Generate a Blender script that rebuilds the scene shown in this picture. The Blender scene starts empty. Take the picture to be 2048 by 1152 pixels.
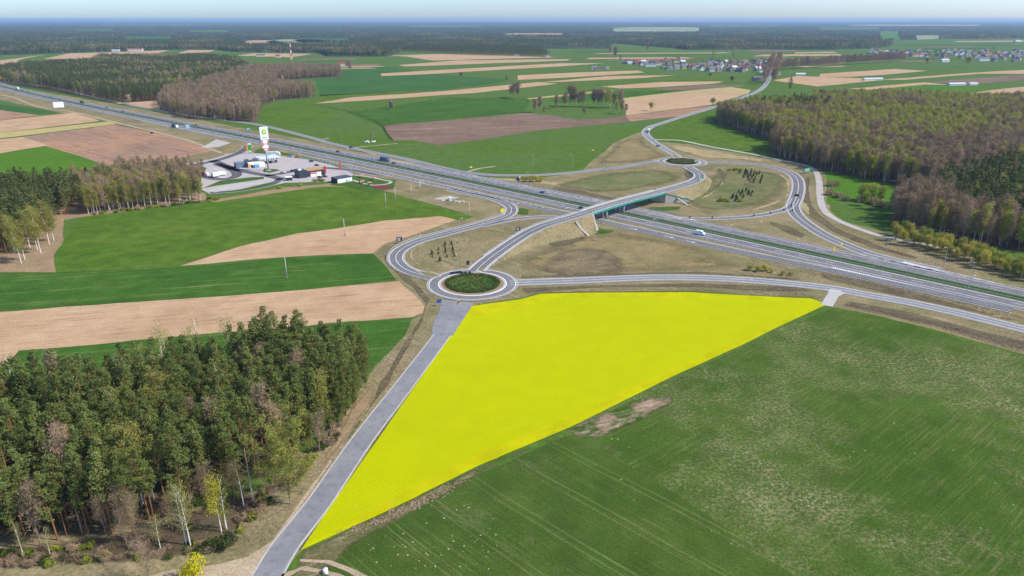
import bpy, bmesh, math, random
import numpy as np
from mathutils import Vector, Matrix, noise as mnoise
from mathutils.geometry import delaunay_2d_cdt
random.seed(7); rng = np.random.default_rng(7)
R = math.radians
sc = bpy.context.scene
COL = sc.collection

# ------------------------------------------------------------------ camera, sky, sun, exposure
F, H = 1420.0, 120.0                       # focal length in photo pixels, drone height in metres
PITCH = math.atan((576 - 38) / F)
cam_d = bpy.data.cameras.new('camera'); cam = bpy.data.objects.new('camera', cam_d); COL.objects.link(cam)
cam.location = (0, 0, H); cam.rotation_euler = (math.pi/2 - PITCH, 0, 0)
cam_d.sensor_width = 36; cam_d.lens = 36*F/2048; cam_d.clip_start = 1; cam_d.clip_end = 120000
sc.camera = cam
SUN_EL, SUN_AZ = R(44), R(-9)              # sun to the right, a touch behind the camera
sd = Vector((math.cos(SUN_AZ)*math.cos(SUN_EL), math.sin(SUN_AZ)*math.cos(SUN_EL), math.sin(SUN_EL)))
w = bpy.data.worlds.new('World'); sc.world = w; w.use_nodes = True
wn = w.node_tree; bg = wn.nodes['Background']
sky = wn.nodes.new('ShaderNodeTexSky'); sky.sky_type = 'NISHITA'; sky.sun_disc = False
sky.sun_elevation = SUN_EL; sky.sun_rotation = R(99); sky.air_density = 0.7; sky.dust_density = 0.9; sky.ozone_density = 6.5
wn.links.new(sky.outputs[0], bg.inputs[0]); bg.inputs[1].default_value = 0.15
sl = bpy.data.lights.new('sun', 'SUN'); sl.energy = 3.4; sl.angle = R(0.5); sl.color = (1, .95, .87)
so = bpy.data.objects.new('sun', sl); COL.objects.link(so); so.rotation_euler = sd.to_track_quat('Z', 'Y').to_euler()
so.location = (300, -50, 400)
vs = sc.view_settings; vs.view_transform = 'Standard'; vs.look = 'None'; vs.gamma = 1; vs.use_curve_mapping = False
vs.exposure = 0.68
sc.cycles.max_bounces = 6; sc.cycles.diffuse_bounces = 3; sc.cycles.volume_bounces = 0; sc.cycles.transparent_max_bounces = 6
sc.cycles.use_denoising = True; sc.cycles.use_adaptive_sampling = True; sc.cycles.adaptive_threshold = 0.02

# ------------------------------------------------------------------ helpers
def G(x, y, z=0.0):
    """photo pixel -> point on the horizontal plane at height z"""
    dx = (x-1024)/F; dy = (576-y)/F
    d = (dx, math.cos(PITCH)+dy*math.sin(PITCH), -math.sin(PITCH)+dy*math.cos(PITCH))
    t = (z-H)/d[2]
    return Vector((d[0]*t, d[1]*t, z))
def depth_at(y): return G(1024, y).length
def tag(o, label=None, cat=None, group=None, kind=None):
    if label: o['label'] = label
    if cat: o['category'] = cat
    if group: o['group'] = group
    if kind: o['kind'] = kind
    return o
def link(name, me, parent=None, loc=None):
    o = bpy.data.objects.new(name, me); COL.objects.link(o)
    if parent: o.parent = parent
    if loc is not None: o.location = loc
    return o
def mesh(name, v, f, mats=(), mi=None, smooth=False):
    me = bpy.data.meshes.new(name); me.from_pydata([tuple(p) for p in v], [], f)
    for m in mats: me.materials.append(m)
    if mi is not None: me.polygons.foreach_set('material_index', mi)
    if smooth: me.polygons.foreach_set('use_smooth', [True]*len(me.polygons))
    me.update(); return me
class MB:
    """collects simple shapes of one mesh"""
    def __init__(s): s.v = []; s.f = []; s.m = []
    def add(s, v, f, m=0):
        n = len(s.v); s.v += [tuple(p) for p in v]; s.f += [tuple(i+n for i in q) for q in f]; s.m += [m]*len(f)
    def box(s, c, d, rz=0, m=0, taper=1.0):
        x, y, z = d[0]/2, d[1]/2, d[2]/2; p = []
        for sz, t in ((-1, 1), (1, taper)):
            for a, b in ((-1,-1),(1,-1),(1,1),(-1,1)):
                X, Y = a*x*t, b*y*t
                p.append((c[0]+X*math.cos(rz)-Y*math.sin(rz), c[1]+X*math.sin(rz)+Y*math.cos(rz), c[2]+sz*z))
        s.add(p, [(3,2,1,0),(4,5,6,7),(0,1,5,4),(1,2,6,5),(2,3,7,6),(3,0,4,7)], m)
    def tube(s, pts, rad, n=6, m=0, cap=True):
        pts = [Vector(p) for p in pts]; k = len(pts); rings = []
        for i, p in enumerate(pts):
            d = (pts[min(i+1,k-1)]-pts[max(i-1,0)]).normalized()
            a = d.orthogonal().normalized() if abs(d.z) < .95 else Vector((1,0,0)); a = (a - d*a.dot(d)).normalized(); b = d.cross(a)
            r = rad[i] if hasattr(rad, '__len__') else rad
            rings += [p + a*(r*math.cos(2*math.pi*j/n)) + b*(r*math.sin(2*math.pi*j/n)) for j in range(n)]
        f = [(i*n+j, i*n+(j+1)%n, (i+1)*n+(j+1)%n, (i+1)*n+j) for i in range(k-1) for j in range(n)]
        if cap: f += [tuple(range(n))[::-1], tuple(range((k-1)*n, k*n))]
        s.add(rings, f, m)
    def prism(s, poly, z0, z1, m=0):
        n = len(poly)
        s.add([(p[0],p[1],z0) for p in poly]+[(p[0],p[1],z1) for p in poly],
              [tuple(range(n))[::-1], tuple(range(n,2*n))]+[(i,(i+1)%n,n+(i+1)%n,n+i) for i in range(n)], m)
    def me(s, name, *mats, smooth=False): return mesh(name, s.v, s.f, mats, s.m, smooth)
    def build(s, name, mats, parent=None, loc=None, smooth=False):
        if not isinstance(mats, (list, tuple)): mats = [mats]
        return link(name, s.me(name, *mats, smooth=smooth), parent, loc)
def empty(name, loc, rz=0, sc_=1.0):
    o = bpy.data.objects.new(name, None); COL.objects.link(o); o.location = loc; o.rotation_euler.z = rz
    o.scale = (sc_,)*3; o.empty_display_size = .5; return o
def spline(pts, step=3.0, closed=False):
    """Catmull-Rom through points, resampled"""
    P = [Vector(p) for p in pts]
    if not closed: P = [P[0]*2-P[1]] + P + [P[-1]*2-P[-2]]
    out = []
    n = len(P); rngi = range(n) if closed else range(1, n-2)
    for i in rngi:
        p0, p1, p2, p3 = P[(i-1)%n], P[i], P[(i+1)%n], P[(i+2)%n]
        k = max(2, int((p2-p1).length/step))
        for j in range(k):
            t = j/k
            out.append(.5*((2*p1)+(p2-p0)*t+(2*p0-5*p1+4*p2-p3)*t*t+(3*p1-p0-3*p2+p3)*t**3))
    if not closed: out.append(P[-2])
    return out
def offs(path, d, dz=0):
    out = []; n = len(path)
    for i, p in enumerate(path):
        t = path[min(i+1,n-1)]-path[max(i-1,0)]; t.z = 0
        if t.length < 1e-6: t = Vector((1,0,0))
        t.normalize(); nrm = Vector((-t.y, t.x, 0))
        dd = d[i] if hasattr(d, '__len__') else d
        out.append(p + nrm*dd + Vector((0,0,dz)))
    return out
def ribbon(mb, path, o0, o1, dz, m=0):
    a = offs(path, o0, dz); b = offs(path, o1, dz); n = len(path)
    mb.add(a+b, [(i, i+1, n+i+1, n+i) for i in range(n-1)] if (o0[0] if hasattr(o0,'__len__') else o0) > (o1[0] if hasattr(o1,'__len__') else o1) else [(i, n+i, n+i+1, i+1) for i in range(n-1)], m)
def dashes(mb, path, off, width, dz, dash, gap, m=0):
    seg = []; d = 0
    o = offs(path, off)
    on = True; cur = [o[0]]; left = dash
    for i in range(1, len(o)):
        a, b = o[i-1], o[i]; L = (b-a).length; pos = 0
        while L-pos > left:
            pos += left; q = a+(b-a)*(pos/L)
            if on: cur.append(q); seg.append(cur)
            on = not on; left = dash if on else gap; cur = [q]
        left -= L-pos; cur.append(b)
    for s_ in seg:
        if len(s_) >= 2: ribbon(mb, s_, width/2, -width/2, dz, m)
def jitter_poly(pts, amp, step):
    out = []; n = len(pts)
    for i in range(n):
        a, b = pts[i], pts[(i+1)%n]; L = (b-a).length; k = max(1, min(60, int(L/step)))
        nrm = Vector((-(b-a).y, (b-a).x, 0)); nrm = nrm.normalized() if nrm.length else nrm
        for j in range(k):
            p = a+(b-a)*(j/k)
            if j: p = p + nrm*(amp*1.6*mnoise.noise(Vector((p.x/step/2.3, p.y/step/2.3, 3.7))))
            out.append(p)
    return out
def sheet(name, px, z, mat, label, cat=None, kind='structure', amp=None, group=None, world=False):
    pts = [Vector(p) for p in px] if world else [G(*p) for p in px]
    d = sum(p.length for p in pts)/len(pts)
    if amp is None: amp = min(3.0, .35 + d/900)
    pts = jitter_poly(pts, amp, 4+d/90) if amp else pts
    bm = bmesh.new(); vs_ = [bm.verts.new((p.x, p.y, z)) for p in pts]
    f = bm.faces.new(vs_); f.normal_update()
    if f.normal.z < 0: f.normal_flip(); f.normal_update()
    bmesh.ops.triangulate(bm, faces=bm.faces[:], ngon_method='EAR_CLIP')
    me = bpy.data.meshes.new(name); bm.to_mesh(me); bm.free(); me.materials.append(mat)
    return tag(link(name, me), label, cat, group, kind)
SOFT = {}
def soften(mat):
    if mat.name in SOFT: return SOFT[mat.name]
    m = mat.copy(); m.name = mat.name + '_ragged'; t = m.node_tree; N = t.nodes
    out = next(n for n in N if n.type == 'OUTPUT_MATERIAL'); sh = out.inputs[0].links[0].from_socket
    at = N.new('ShaderNodeAttribute'); at.attribute_name = 'edge'; geo = N.new('ShaderNodeNewGeometry')
    n1 = N.new('ShaderNodeTexNoise'); n1.inputs['Scale'].default_value = .22; n1.inputs['Detail'].default_value = 6; n1.inputs['Roughness'].default_value = .75; t.links.new(geo.outputs['Position'], n1.inputs['Vector'])
    ad = N.new('ShaderNodeMath'); ad.operation = 'ADD'; mr = N.new('ShaderNodeMapRange'); mr.inputs[1].default_value = .62; mr.inputs[2].default_value = 1.08
    t.links.new(at.outputs['Fac'], ad.inputs[0]); t.links.new(n1.outputs['Fac'], ad.inputs[1]); t.links.new(ad.outputs[0], mr.inputs[0])
    tr = N.new('ShaderNodeBsdfTransparent'); mx = N.new('ShaderNodeMixShader'); t.links.new(mr.outputs[0], mx.inputs[0]); t.links.new(tr.outputs[0], mx.inputs[1]); t.links.new(sh, mx.inputs[2]); t.links.new(mx.outputs[0], out.inputs[0])
    SOFT[mat.name] = m; return m
def soft_sheet(name, px, z, mat, label, amp=None, kind='structure'):
    """patch whose rim breaks up into ragged spots (its edge attribute runs 0 -> 1 inwards)"""
    pts = [G(*p) for p in px]; d = sum(p.length for p in pts)/len(pts); pts = jitter_poly(pts, amp or min(3., .5+d/500), 4+d/90); n = len(pts)
    A = abs(sum(pts[i].x*pts[(i+1)%n].y-pts[(i+1)%n].x*pts[i].y for i in range(n)))/2; per = sum((pts[i]-pts[(i+1)%n]).length for i in range(n))
    wd = min(22, max(.8, 1.0*A/per)); B2 = [Vector((p.x, p.y)) for p in pts]; PA = np.array([(p.x, p.y) for p in pts]); PB = np.roll(PA, -1, 0); AB = PB-PA; L2 = (AB**2).sum(1)+1e-9
    xs, ys = PA[:,0], PA[:,1]; ins = []; st = max(wd*.8, math.sqrt(A/900)); y = ys.min()
    while y < ys.max():
        x = xs.min()
        while x < xs.max():
            X, Y = x+random.uniform(-.3,.3)*st, y+random.uniform(-.3,.3)*st
            if inside(PA, X, Y): ins.append(Vector((X, Y)))
            x += st
        y += st
    V2, _, F2 = delaunay_2d_cdt(B2+ins, [], [list(range(n))], 1, 1e-4)[:3]; bd = []
    for v in V2:
        q = np.array(v); t_ = np.clip(((q-PA)*AB).sum(1)/L2, 0, 1); bd.append(min(1., float(np.sqrt((((PA+AB*t_[:,None])-q)**2).sum(1)).min())/wd))
    me = mesh(name, [(v.x, v.y, z) for v in V2], [tuple(f) for f in F2], [soften(mat)])
    if len(me.polygons) and sum(p.normal.z for p in me.polygons) < 0: me.flip_normals()
    a = me.attributes.new('edge', 'FLOAT', 'POINT'); a.data.foreach_set('value', bd)
    return tag(link(name, me), label, None, None, kind)
def inside(poly, x, y):
    c = False; j = len(poly)-1
    for i in range(len(poly)):
        xi, yi = poly[i][0], poly[i][1]; xj, yj = poly[j][0], poly[j][1]
        if (yi > y) != (yj > y) and x < (xj-xi)*(y-yi)/(yj-yi)+xi: c = not c
        j = i
    return c
def scatter(px, spacing, jit=.42, world=False):
    poly = [Vector(p) for p in px] if world else [G(*p) for p in px]
    xs = [p.x for p in poly]; ys = [p.y for p in poly]; out = []
    y = min(ys); row = 0
    while y < max(ys):
        x = min(xs) + (row % 2)*spacing/2
        while x < max(xs):
            X = x+random.uniform(-jit, jit)*spacing; Y = y+random.uniform(-jit, jit)*spacing
            if inside(poly, X, Y): out.append((X, Y))
            x += spacing
        y += spacing*.87; row += 1
    return out

# ------------------------------------------------------------------ materials
class NT:
    def __init__(s, name):
        s.m = bpy.data.materials.new(name); s.m.use_nodes = True; s.t = s.m.node_tree; s.t.nodes.clear()
    def n(s, ty, **kw):
        nd = s.t.nodes.new('ShaderNode'+ty)
        for k, v in kw.items():
            if isinstance(k, str) and hasattr(nd, k) and not k.startswith('i_'): setattr(nd, k, v)
        return nd
    def l(s, a, b): s.t.links.new(a, b)
    def noise(s, vec, scale, detail=3, rough=.55):
        q = s.n('TexNoise'); q.inputs['Scale'].default_value = scale; q.inputs['Detail'].default_value = detail
        q.inputs['Roughness'].default_value = rough; s.l(vec, q.inputs['Vector']); return q.outputs['Fac']
    def ramp(s, fac, a, b, va=0., vb=1.):
        q = s.n('MapRange'); q.inputs[1].default_value = a; q.inputs[2].default_value = b
        q.inputs[3].default_value = va; q.inputs[4].default_value = vb; s.l(fac, q.inputs[0]); return q.outputs[0]
    def mix(s, fac, a, b, bt='MIX'):
        q = s.n('MixRGB'); q.blend_type = bt
        if isinstance(fac, (int, float)): q.inputs[0].default_value = fac
        else: s.l(fac, q.inputs[0])
        for i, c in ((1, a), (2, b)):
            if isinstance(c, (tuple, list)): q.inputs[i].default_value = (*c[:3], 1)
            else: s.l(c, q.inputs[i])
        return q.outputs[0]
    def math(s, op, a, b):
        q = s.n('Math'); q.operation = op
        for i, c in ((0, a), (1, b)):
            if isinstance(c, (int, float)): q.inputs[i].default_value = c
            else: s.l(c, q.inputs[i])
        return q.outputs[0]
    def out(s, col, rough=.9, spec=.2, bump=None, bdist=.1, metal=0.0, bstr=.6):
        b = s.n('BsdfPrincipled'); b.inputs['Roughness'].default_value = rough; b.inputs['Specular IOR Level'].default_value = spec
        b.inputs['Metallic'].default_value = metal
        if isinstance(col, (tuple, list)): b.inputs['Base Color'].default_value = (*col[:3], 1)
        else: s.l(col, b.inputs['Base Color'])
        if bump is not None:
            q = s.n('Bump'); q.inputs['Distance'].default_value = bdist; q.inputs['Strength'].default_value = bstr
            s.l(bump, q.inputs['Height']); s.l(q.outputs[0], b.inputs['Normal'])
        o = s.n('OutputMaterial'); s.l(b.outputs[0], o.inputs[0]); return s.m
def scaled(c, k): return tuple(min(1, x*k) for x in c)
def ground_mat(name, c1, c2, c3, ang=0, L=60, W=1.2, patch=.02, streak=.5, fine=1.3, spec=.0, thr=(.5, .66), third=None, wheel=None, pthr=(.4, .62), fvar=(.66, 1.34), bvar=.14):
    """field or grass: two tones in patches, streaks along one direction, fine speckle"""
    t = NT(name); pos = t.n('NewGeometry').outputs['Position']
    rot = t.n('VectorRotate'); rot.rotation_type = 'Z_AXIS'; rot.inputs['Angle'].default_value = -R(ang); t.l(pos, rot.inputs['Vector'])
    sc2 = t.n('VectorMath'); sc2.operation = 'MULTIPLY'; sc2.inputs[1].default_value = (1/L, 1/W, 1); t.l(rot.outputs[0], sc2.inputs[0])
    a = t.ramp(t.noise(pos, patch, 4, .6), pthr[0], pthr[1])
    col = t.mix(a, c1, c2)
    st = t.ramp(t.noise(sc2.outputs[0], 1.0, 4, .6), thr[0], thr[1], 0, streak)
    pm = t.ramp(t.noise(pos, patch*2.3, 3), .35, .7)
    col = t.mix(t.math('MULTIPLY', st, pm), col, c3)
    if third:
        b = t.ramp(t.noise(pos, third[1], 5, .7), third[2], third[3], 0, third[4])
        b2 = t.ramp(t.noise(pos, .9, 4, .75), .46, .60)
        col = t.mix(t.math('MULTIPLY', b, b2), col, third[0])
    if wheel:    # tractor wheel tracks: pairs of thin lines across the rows
        sp, wd, wc, wf = wheel
        sx = t.n('SeparateXYZ'); t.l(rot.outputs[0], sx.inputs[0])
        wob = t.ramp(t.noise(pos, .012, 2), 0, 1, -3, 3)
        md = t.math('PINGPONG', t.math('ADD', sx.outputs['Y'], wob), sp)
        ln = t.ramp(t.math('ABSOLUTE', t.math('SUBTRACT', md, 1.1), 0.0), 0.0, wd, wf, 0)
        ln = t.math('MULTIPLY', ln, t.ramp(t.noise(sc2.outputs[0], .6, 3), .35, .6))
        col = t.mix(ln, col, wc)
    fn = t.noise(pos, fine, 4, .7)
    f1 = t.ramp(fn, .25, .75, fvar[0], fvar[1])
    f2 = t.ramp(t.noise(pos, .11, 4, .6), .3, .7, 1-bvar, 1+bvar)
    cb = t.n('CombineXYZ'); k = t.math('MULTIPLY', f1, f2)
    for i in range(3): t.l(k, cb.inputs[i])
    col = t.mix(1.0, col, cb.outputs[0], 'MULTIPLY')
    return t.out(col, .95, spec, fn, .12)
def plain(name, c, rough=.6, spec=.3, metal=0, var=.12, scale=1.5):
    t = NT(name); pos = t.n('TexCoord').outputs['Object']
    f = t.ramp(t.noise(pos, scale, 4, .65), .25, .75, 1-var, 1+var)
    cb = t.n('CombineXYZ')
    for i in range(3): t.l(f, cb.inputs[i])
    return t.out(t.mix(1.0, c, cb.outputs[0], 'MULTIPLY'), rough, spec, metal=metal)
def leaf_mat(name, c1, c2, trans=.3, var=.35, vs=.25):
    t = NT(name); pos = t.n('NewGeometry').outputs['Position']; oi = t.n('ObjectInfo')
    col = t.mix(oi.outputs['Random'], c1, c2)
    f = t.ramp(t.noise(pos, vs*3, 3, .7), .3, .7, 1-var, 1+var)
    f = t.math('MULTIPLY', f, t.ramp(t.math('FRACT', t.math('MULTIPLY', oi.outputs['Random'], 17.3), 0.0), 0, 1, .8, 1.2))
    cb = t.n('CombineXYZ')
    for i in range(3): t.l(f, cb.inputs[i])
    col = t.mix(1.0, col, cb.outputs[0], 'MULTIPLY')
    d = t.n('BsdfDiffuse'); tr = t.n('BsdfTranslucent'); mx = t.n('MixShader'); mx.inputs[0].default_value = trans
    t.l(col, d.inputs[0]); t.l(col, tr.inputs[0]); t.l(d.outputs[0], mx.inputs[1]); t.l(tr.outputs[0], mx.inputs[2])
    o = t.n('OutputMaterial'); t.l(mx.outputs[0], o.inputs[0]); return t.m
def asphalt_mat(name, c1, c2, crack=.25):
    t = NT(name); pos = t.n('NewGeometry').outputs['Position']
    a = t.ramp(t.noise(pos, .09, 5, .65), .35, .68)
    col = t.mix(a, c1, c2)
    f = t.ramp(t.noise(pos, 2.2, 4, .7), .25, .75, .86, 1.14); f2 = t.ramp(t.noise(pos, .4, 4, .7), .52, .62, 1, 1-crack)
    cb = t.n('CombineXYZ'); k = t.math('MULTIPLY', f, f2)
    for i in range(3): t.l(k, cb.inputs[i])
    return t.out(t.mix(1.0, col, cb.outputs[0], 'MULTIPLY'), .85, .25)

GREEN = (.072, .130, .018); GREEN2 = (.07, .14, .024)
TAN = (.47, .315, .185); TAN2 = (.41, .265, .15); TAND = (.24, .145, .085)
DRY = (.245, .195, .105); DRY2 = (.175, .160, .070); DRYB = (.36, .28, .17)
M = {}
M['ground'] = ground_mat('meadow', GREEN, (.080,.135,.032), (.15,.16,.06), 12, 120, 6, .006, .5, .5)
M['green_a'] = ground_mat('young_cereal', (.062,.125,.014), (.086,.140,.018), (.13,.155,.03), 13, 70, 1.1, .02, .7, .9, bvar=.22, wheel=(12, .5, (.12,.16,.04), .5))
M['green_b'] = ground_mat('winter_cereal', (.038,.098,.015), (.052,.115,.017), (.15,.19,.06), 13, 80, 2.4, .02, .9, .9, thr=(.52,.66), bvar=.18)
M['green_c'] = ground_mat('bright_cereal', (.075,.160,.014), (.06,.145,.014), (.11,.17,.03), 10, 90, 2, .012, .4, .6)
M['green_d'] = ground_mat('bluish_cereal', (.040,.105,.026), (.052,.12,.03), (.08,.13,.04), 10, 90, 2, .012, .4, .6)
M['green_near'] = ground_mat('thin_cereal', (.048,.090,.013), (.062,.105,.018), (.17,.16,.065), 39, 20, .8, .022, .7, 1.6, thr=(.50,.68),
                             third=((.34,.27,.16), .020, .46, .70, .85), wheel=(8, .35, (.11,.15,.04), .5), fvar=(.5,1.5))
M['green_near2'] = ground_mat('thin_cereal_headland', (.044,.082,.013), (.062,.102,.018), (.16,.165,.06), -44, 30, .5, .03, .6, 2.2, thr=(.5,.66),
                             third=((.28,.22,.13), .045, .56, .74, .5), wheel=(7, .4, (.17,.19,.07), .65), fvar=(.5,1.5))
M['tan'] = ground_mat('dry_tilled_soil', TAN, TAN2, TAND, 13, 36, 1.3, .03, 1.0, 1.5, thr=(.50,.64), bvar=.1)
M['tan2'] = ground_mat('dry_tilled_soil_far', scaled(TAN, .95), TAN2, (.27,.18,.12), 12, 120, 5, .01, .6, .4)
M['brown'] = ground_mat('ploughed_brown_soil', (.155,.098,.070), (.185,.125,.09), (.33,.24,.15), 14, 150, 8, .008, .75, .4, thr=(.45,.65))
M['brown2'] = ground_mat('ploughed_reddish_soil', (.37,.215,.125), (.28,.18,.125), (.15,.10,.075), -40, 110, 4, .012, 1.0, .4, thr=(.48,.60), third=((.42,.21,.09), .01, .5, .66, .7))
M['straw'] = ground_mat('yellowish_stubble', (.40,.33,.13), (.36,.29,.14), (.30,.24,.12), 12, 80, 4, .01, .5, .4)
M['yellow'] = ground_mat('yellow_overlay', (.41,.43,.0010), (.39,.415,.0010), (.48,.46,.003), 30, 55, 1.6, .02, .30, 1.2, thr=(.56,.70), fvar=(.93,1.07), bvar=.04, wheel=(14, .35, (.50,.47,.004), .35))  # yellow overlay marking the plot, built as an opaque ground colour, not a crop
M['yellow_edge'] = ground_mat('yellow_overlay_edge', (.44,.42,.0015), (.395,.395,.0015), (.50,.46,.01), 38, 40, .7, .03, .6, 1.2, fvar=(.94,1.06))  # lighter rim of the yellow overlay, built as ground colour too
M['dry'] = ground_mat('dry_verge_grass', DRY, DRY2, DRYB, -42, 30, 2.5, .03, .8, .8, third=((.085,.070,.048), .022, .48, .66, .95), fvar=(.55,1.45))
M['lawn'] = ground_mat('lawn', (.062,.118,.022), (.05,.10,.02), (.09,.13,.04), 0, 20, 4, .05, .4, .8)
M['median'] = ground_mat('median_grass', (.050,.092,.014), (.04,.08,.012), (.09,.11,.03), -42, 60, 1.2, .04, .5, .8)
M['dirt'] = ground_mat('bare_earth', (.30,.20,.12), (.25,.19,.10), (.17,.12,.07), 20, 12, 2, .05, .6, .9)
M['sand'] = ground_mat('sandy_track', (.40,.31,.21), (.34,.26,.17), (.26,.19,.12), 60, 14, .7, .06, .5, 1.3)
M['litter'] = ground_mat('forest_litter', (.085,.063,.040), (.11,.085,.05), (.05,.06,.022), 0, 8, 3, .06, .6, 1.2)
M['ditch'] = ground_mat('ditch_grass', (.03,.05,.015), (.045,.06,.02), (.10,.09,.05), 0, 10, 2, .05, .5, .9)
M['asphalt'] = asphalt_mat('grey_asphalt', (.165,.158,.158), (.20,.19,.185))
M['asphalt_old'] = asphalt_mat('worn_asphalt', (.19,.19,.20), (.25,.245,.245), .18)
M['asphalt_new'] = asphalt_mat('dark_asphalt', (.10,.092,.098), (.125,.116,.12))
M['shoulder'] = asphalt_mat('gravel_shoulder', (.38,.35,.31), (.31,.28,.24))
M['concrete'] = asphalt_mat('pale_concrete', (.46,.43,.39), (.40,.375,.34), .1)
M['gravel'] = asphalt_mat('pale_gravel', (.46,.42,.36), (.38,.34,.29), .15)
M['paving'] = asphalt_mat('pinkish_paving', (.44,.385,.36), (.38,.335,.31), .12)
M['paint'] = plain('road_paint', (.80,.80,.78), .7, .2, var=.1)
M['white'] = plain('white_wall', (.80,.79,.76), .7, .2, var=.06)
M['green_steel'] = plain('green_painted_steel', (.015,.30,.19), .5, .4)
M['steel'] = plain('galvanised_steel', (.50,.51,.52), .45, .4, .4)
M['dsteel'] = plain('weathered_steel', (.16,.165,.17), .55, .3, .2)
M['conc_pole'] = plain('concrete_pole', (.52,.50,.47), .8, .2)
M['black'] = plain('black_rubber', (.018,.018,.02), .8, .2)
M['glass'] = plain('dark_glass', (.02,.028,.035), .12, .6)
M['bark_pine'] = plain('pine_bark', (.27,.135,.06), .95, .1, var=.35, scale=.8)
M['bark_birch'] = plain('birch_bark', (.72,.67,.60), .85, .1, var=.35, scale=2)
M['bark_grey'] = plain('grey_bark', (.26,.215,.17), .95, .1, var=.3, scale=.8)
M['pine'] = leaf_mat('pine_needles', (.150,.195,.052), (.225,.25,.072), .42, .4)
M['pine_far'] = leaf_mat('pine_needles_far', (.105,.135,.042), (.165,.18,.06), .35, .35, .05)
M['birch'] = leaf_mat('birch_leaves', (.30,.30,.07), (.40,.35,.085), .5, .3)
M['fresh'] = leaf_mat('fresh_leaves', (.25,.32,.045), (.36,.37,.055), .4, .3)
M['twig'] = leaf_mat('bare_twigs', (.27,.195,.125), (.36,.255,.155), .1, .3)
M['deadneedle'] = leaf_mat('dry_needles', (.24,.14,.085), (.22,.15,.10), .1, .3)
M['spruce'] = leaf_mat('spruce_needles', (.035,.065,.024), (.05,.08,.028), .2, .3)
M['bloom'] = leaf_mat('yellow_bloom', (.58,.50,.01), (.50,.47,.015), .35, .2)
M['hedge'] = leaf_mat('hedge_leaves', (.06,.085,.026), (.10,.12,.035), .3, .35)
M['red_shrub'] = leaf_mat('reddish_shrub', (.26,.12,.07), (.20,.13,.06), .3, .3)
M['drygrass'] = leaf_mat('dry_grass_blades', (.36,.30,.16), (.28,.25,.11), .45, .3, .1)
M['reed'] = leaf_mat('dead_reed', (.40,.30,.22), (.32,.23,.17), .4, .3, .1)
M['willow'] = leaf_mat('willow_catkins', (.50,.43,.08), (.44,.40,.08), .45, .25)

# ------------------------------------------------------------------ ground and fields
bm = bmesh.new()
for ring in ((-60000, -2900, 60000, 46900),):
    x0, y0, x1, y1 = ring
    bm.faces.new([bm.verts.new(p) for p in ((x0,y0,0),(x1,y0,0),(x1,y1,0),(x0,y1,0))])
me = bpy.data.meshes.new('ground'); bm.to_mesh(me); bm.free(); me.materials.append(M['ground'])
tag(link('ground', me), 'wide green meadow plain reaching to the hazy horizon', None, None, 'structure')
def field(px, mat, label, z=.05, **k): return sheet('field', px, z, M[mat], label, **k)
field([(164,432),(240,423),(342,409),(431,398),(560,380),(660,367),(700,372),(760,382),(820,398),(900,420),(945,436),(915,441),(880,433),(770,441),(698,453),(595,467),(479,493),(359,531),(240,540),(113,543),(112,503),(130,476)], 'green_a', 'green cereal field below the filling station')
field([(359,532),(479,493),(595,467),(698,453),(770,441),(880,432),(914,440),(850,462),(770,488),(745,507),(698,508),(560,515)], 'tan', 'pale tan tilled strip tapering to a point between green fields', .07)
field([(-60,545),(0,545),(112,544),(240,540),(359,533),(560,516),(745,508),(762,522),(790,558),(700,571),(492,589),(239,606),(0,624),(-60,629)], 'green_b', 'dark green cereal strip above the long tan strip', .09)
field([(-60,629),(0,624),(239,606),(492,589),(700,571),(797,562),(824,585),(849,612),(846,626),(824,635),(700,643),(561,657),(342,674),(171,691),(38,701),(24,717),(0,740),(-60,800)], 'tan', 'long pale tan tilled strip across to the roundabout ditch', .07)
field([(38,702),(171,692),(342,675),(561,658),(700,644),(822,636),(811,670),(776,708),(742,735),(560,760),(330,800),(150,830),(0,900),(-60,920),(-60,800),(0,740),(24,718)], 'green_b', 'dark green cereal strip behind the pine wood', .09)
field([(602,1101),(700,958),(828,776),(944,612.5),(1040,599),(1081,588),(1170,586),(1374,584.5),(1450,589),(1587,596),(1622,597),(1654,609),(1553,655.7),(1485,690),(1348,752),(1140,855),(950,935),(780,1020)], 'yellow', 'bright yellow plot between access road and green field', .14, amp=.12)
field([(602,1101),(700,1056),(780,1019),(950,934),(1140,854),(1348,751),(1485,689),(1553,654.7),(1654,609),(1545,650),(1340,741),(1110,846),(930,920),(770,1005),(660,1063)], 'yellow_edge', 'lighter wheel-marked yellow band along the lower edge of the yellow plot', .16, amp=.5)
field([(944,613),(1040,599.5),(1081,588.5),(1170,586.5),(1374,585),(1450,589.5),(1587,596.5),(1620,598),(1590,602),(1440,597),(1170,596),(1090,600),(1000,622),(936,636)], 'yellow_edge', 'lighter yellow band along the upper edge of the yellow plot', .16, amp=.6)
field([(1660,617),(1758,634),(1861,660),(2048,713),(2400,830),(2400,1500),(1700,1400),(1420,1050),(1150,862),(1348,757),(1485,695),(1553,661)], 'green_near', 'patchy thin green cereal field right of the yellow plot', .08)
field([(1150,866),(1330,975),(1500,1090),(1800,1300),(1700,1500),(560,1300),(640,1140),(700,1088),(800,1034),(930,960),(1080,895)], 'green_near2', 'green headland with wheel tracks below the yellow plot', .09)
soft_sheet('earth_patch', [(1130,862),(1200,826),(1280,796),(1350,786),(1345,812),(1260,856),(1190,880),(1150,874)], .115, ground_mat('scuffed_earth', (.22,.16,.10), (.050,.092,.016), (.40,.28,.20), 25, 9, 1.5, .09, 1.0, .9, thr=(.45,.58), pthr=(.45,.52)), 'scuffed bare earth patch at the corner of the yellow plot', amp=1.6)
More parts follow.
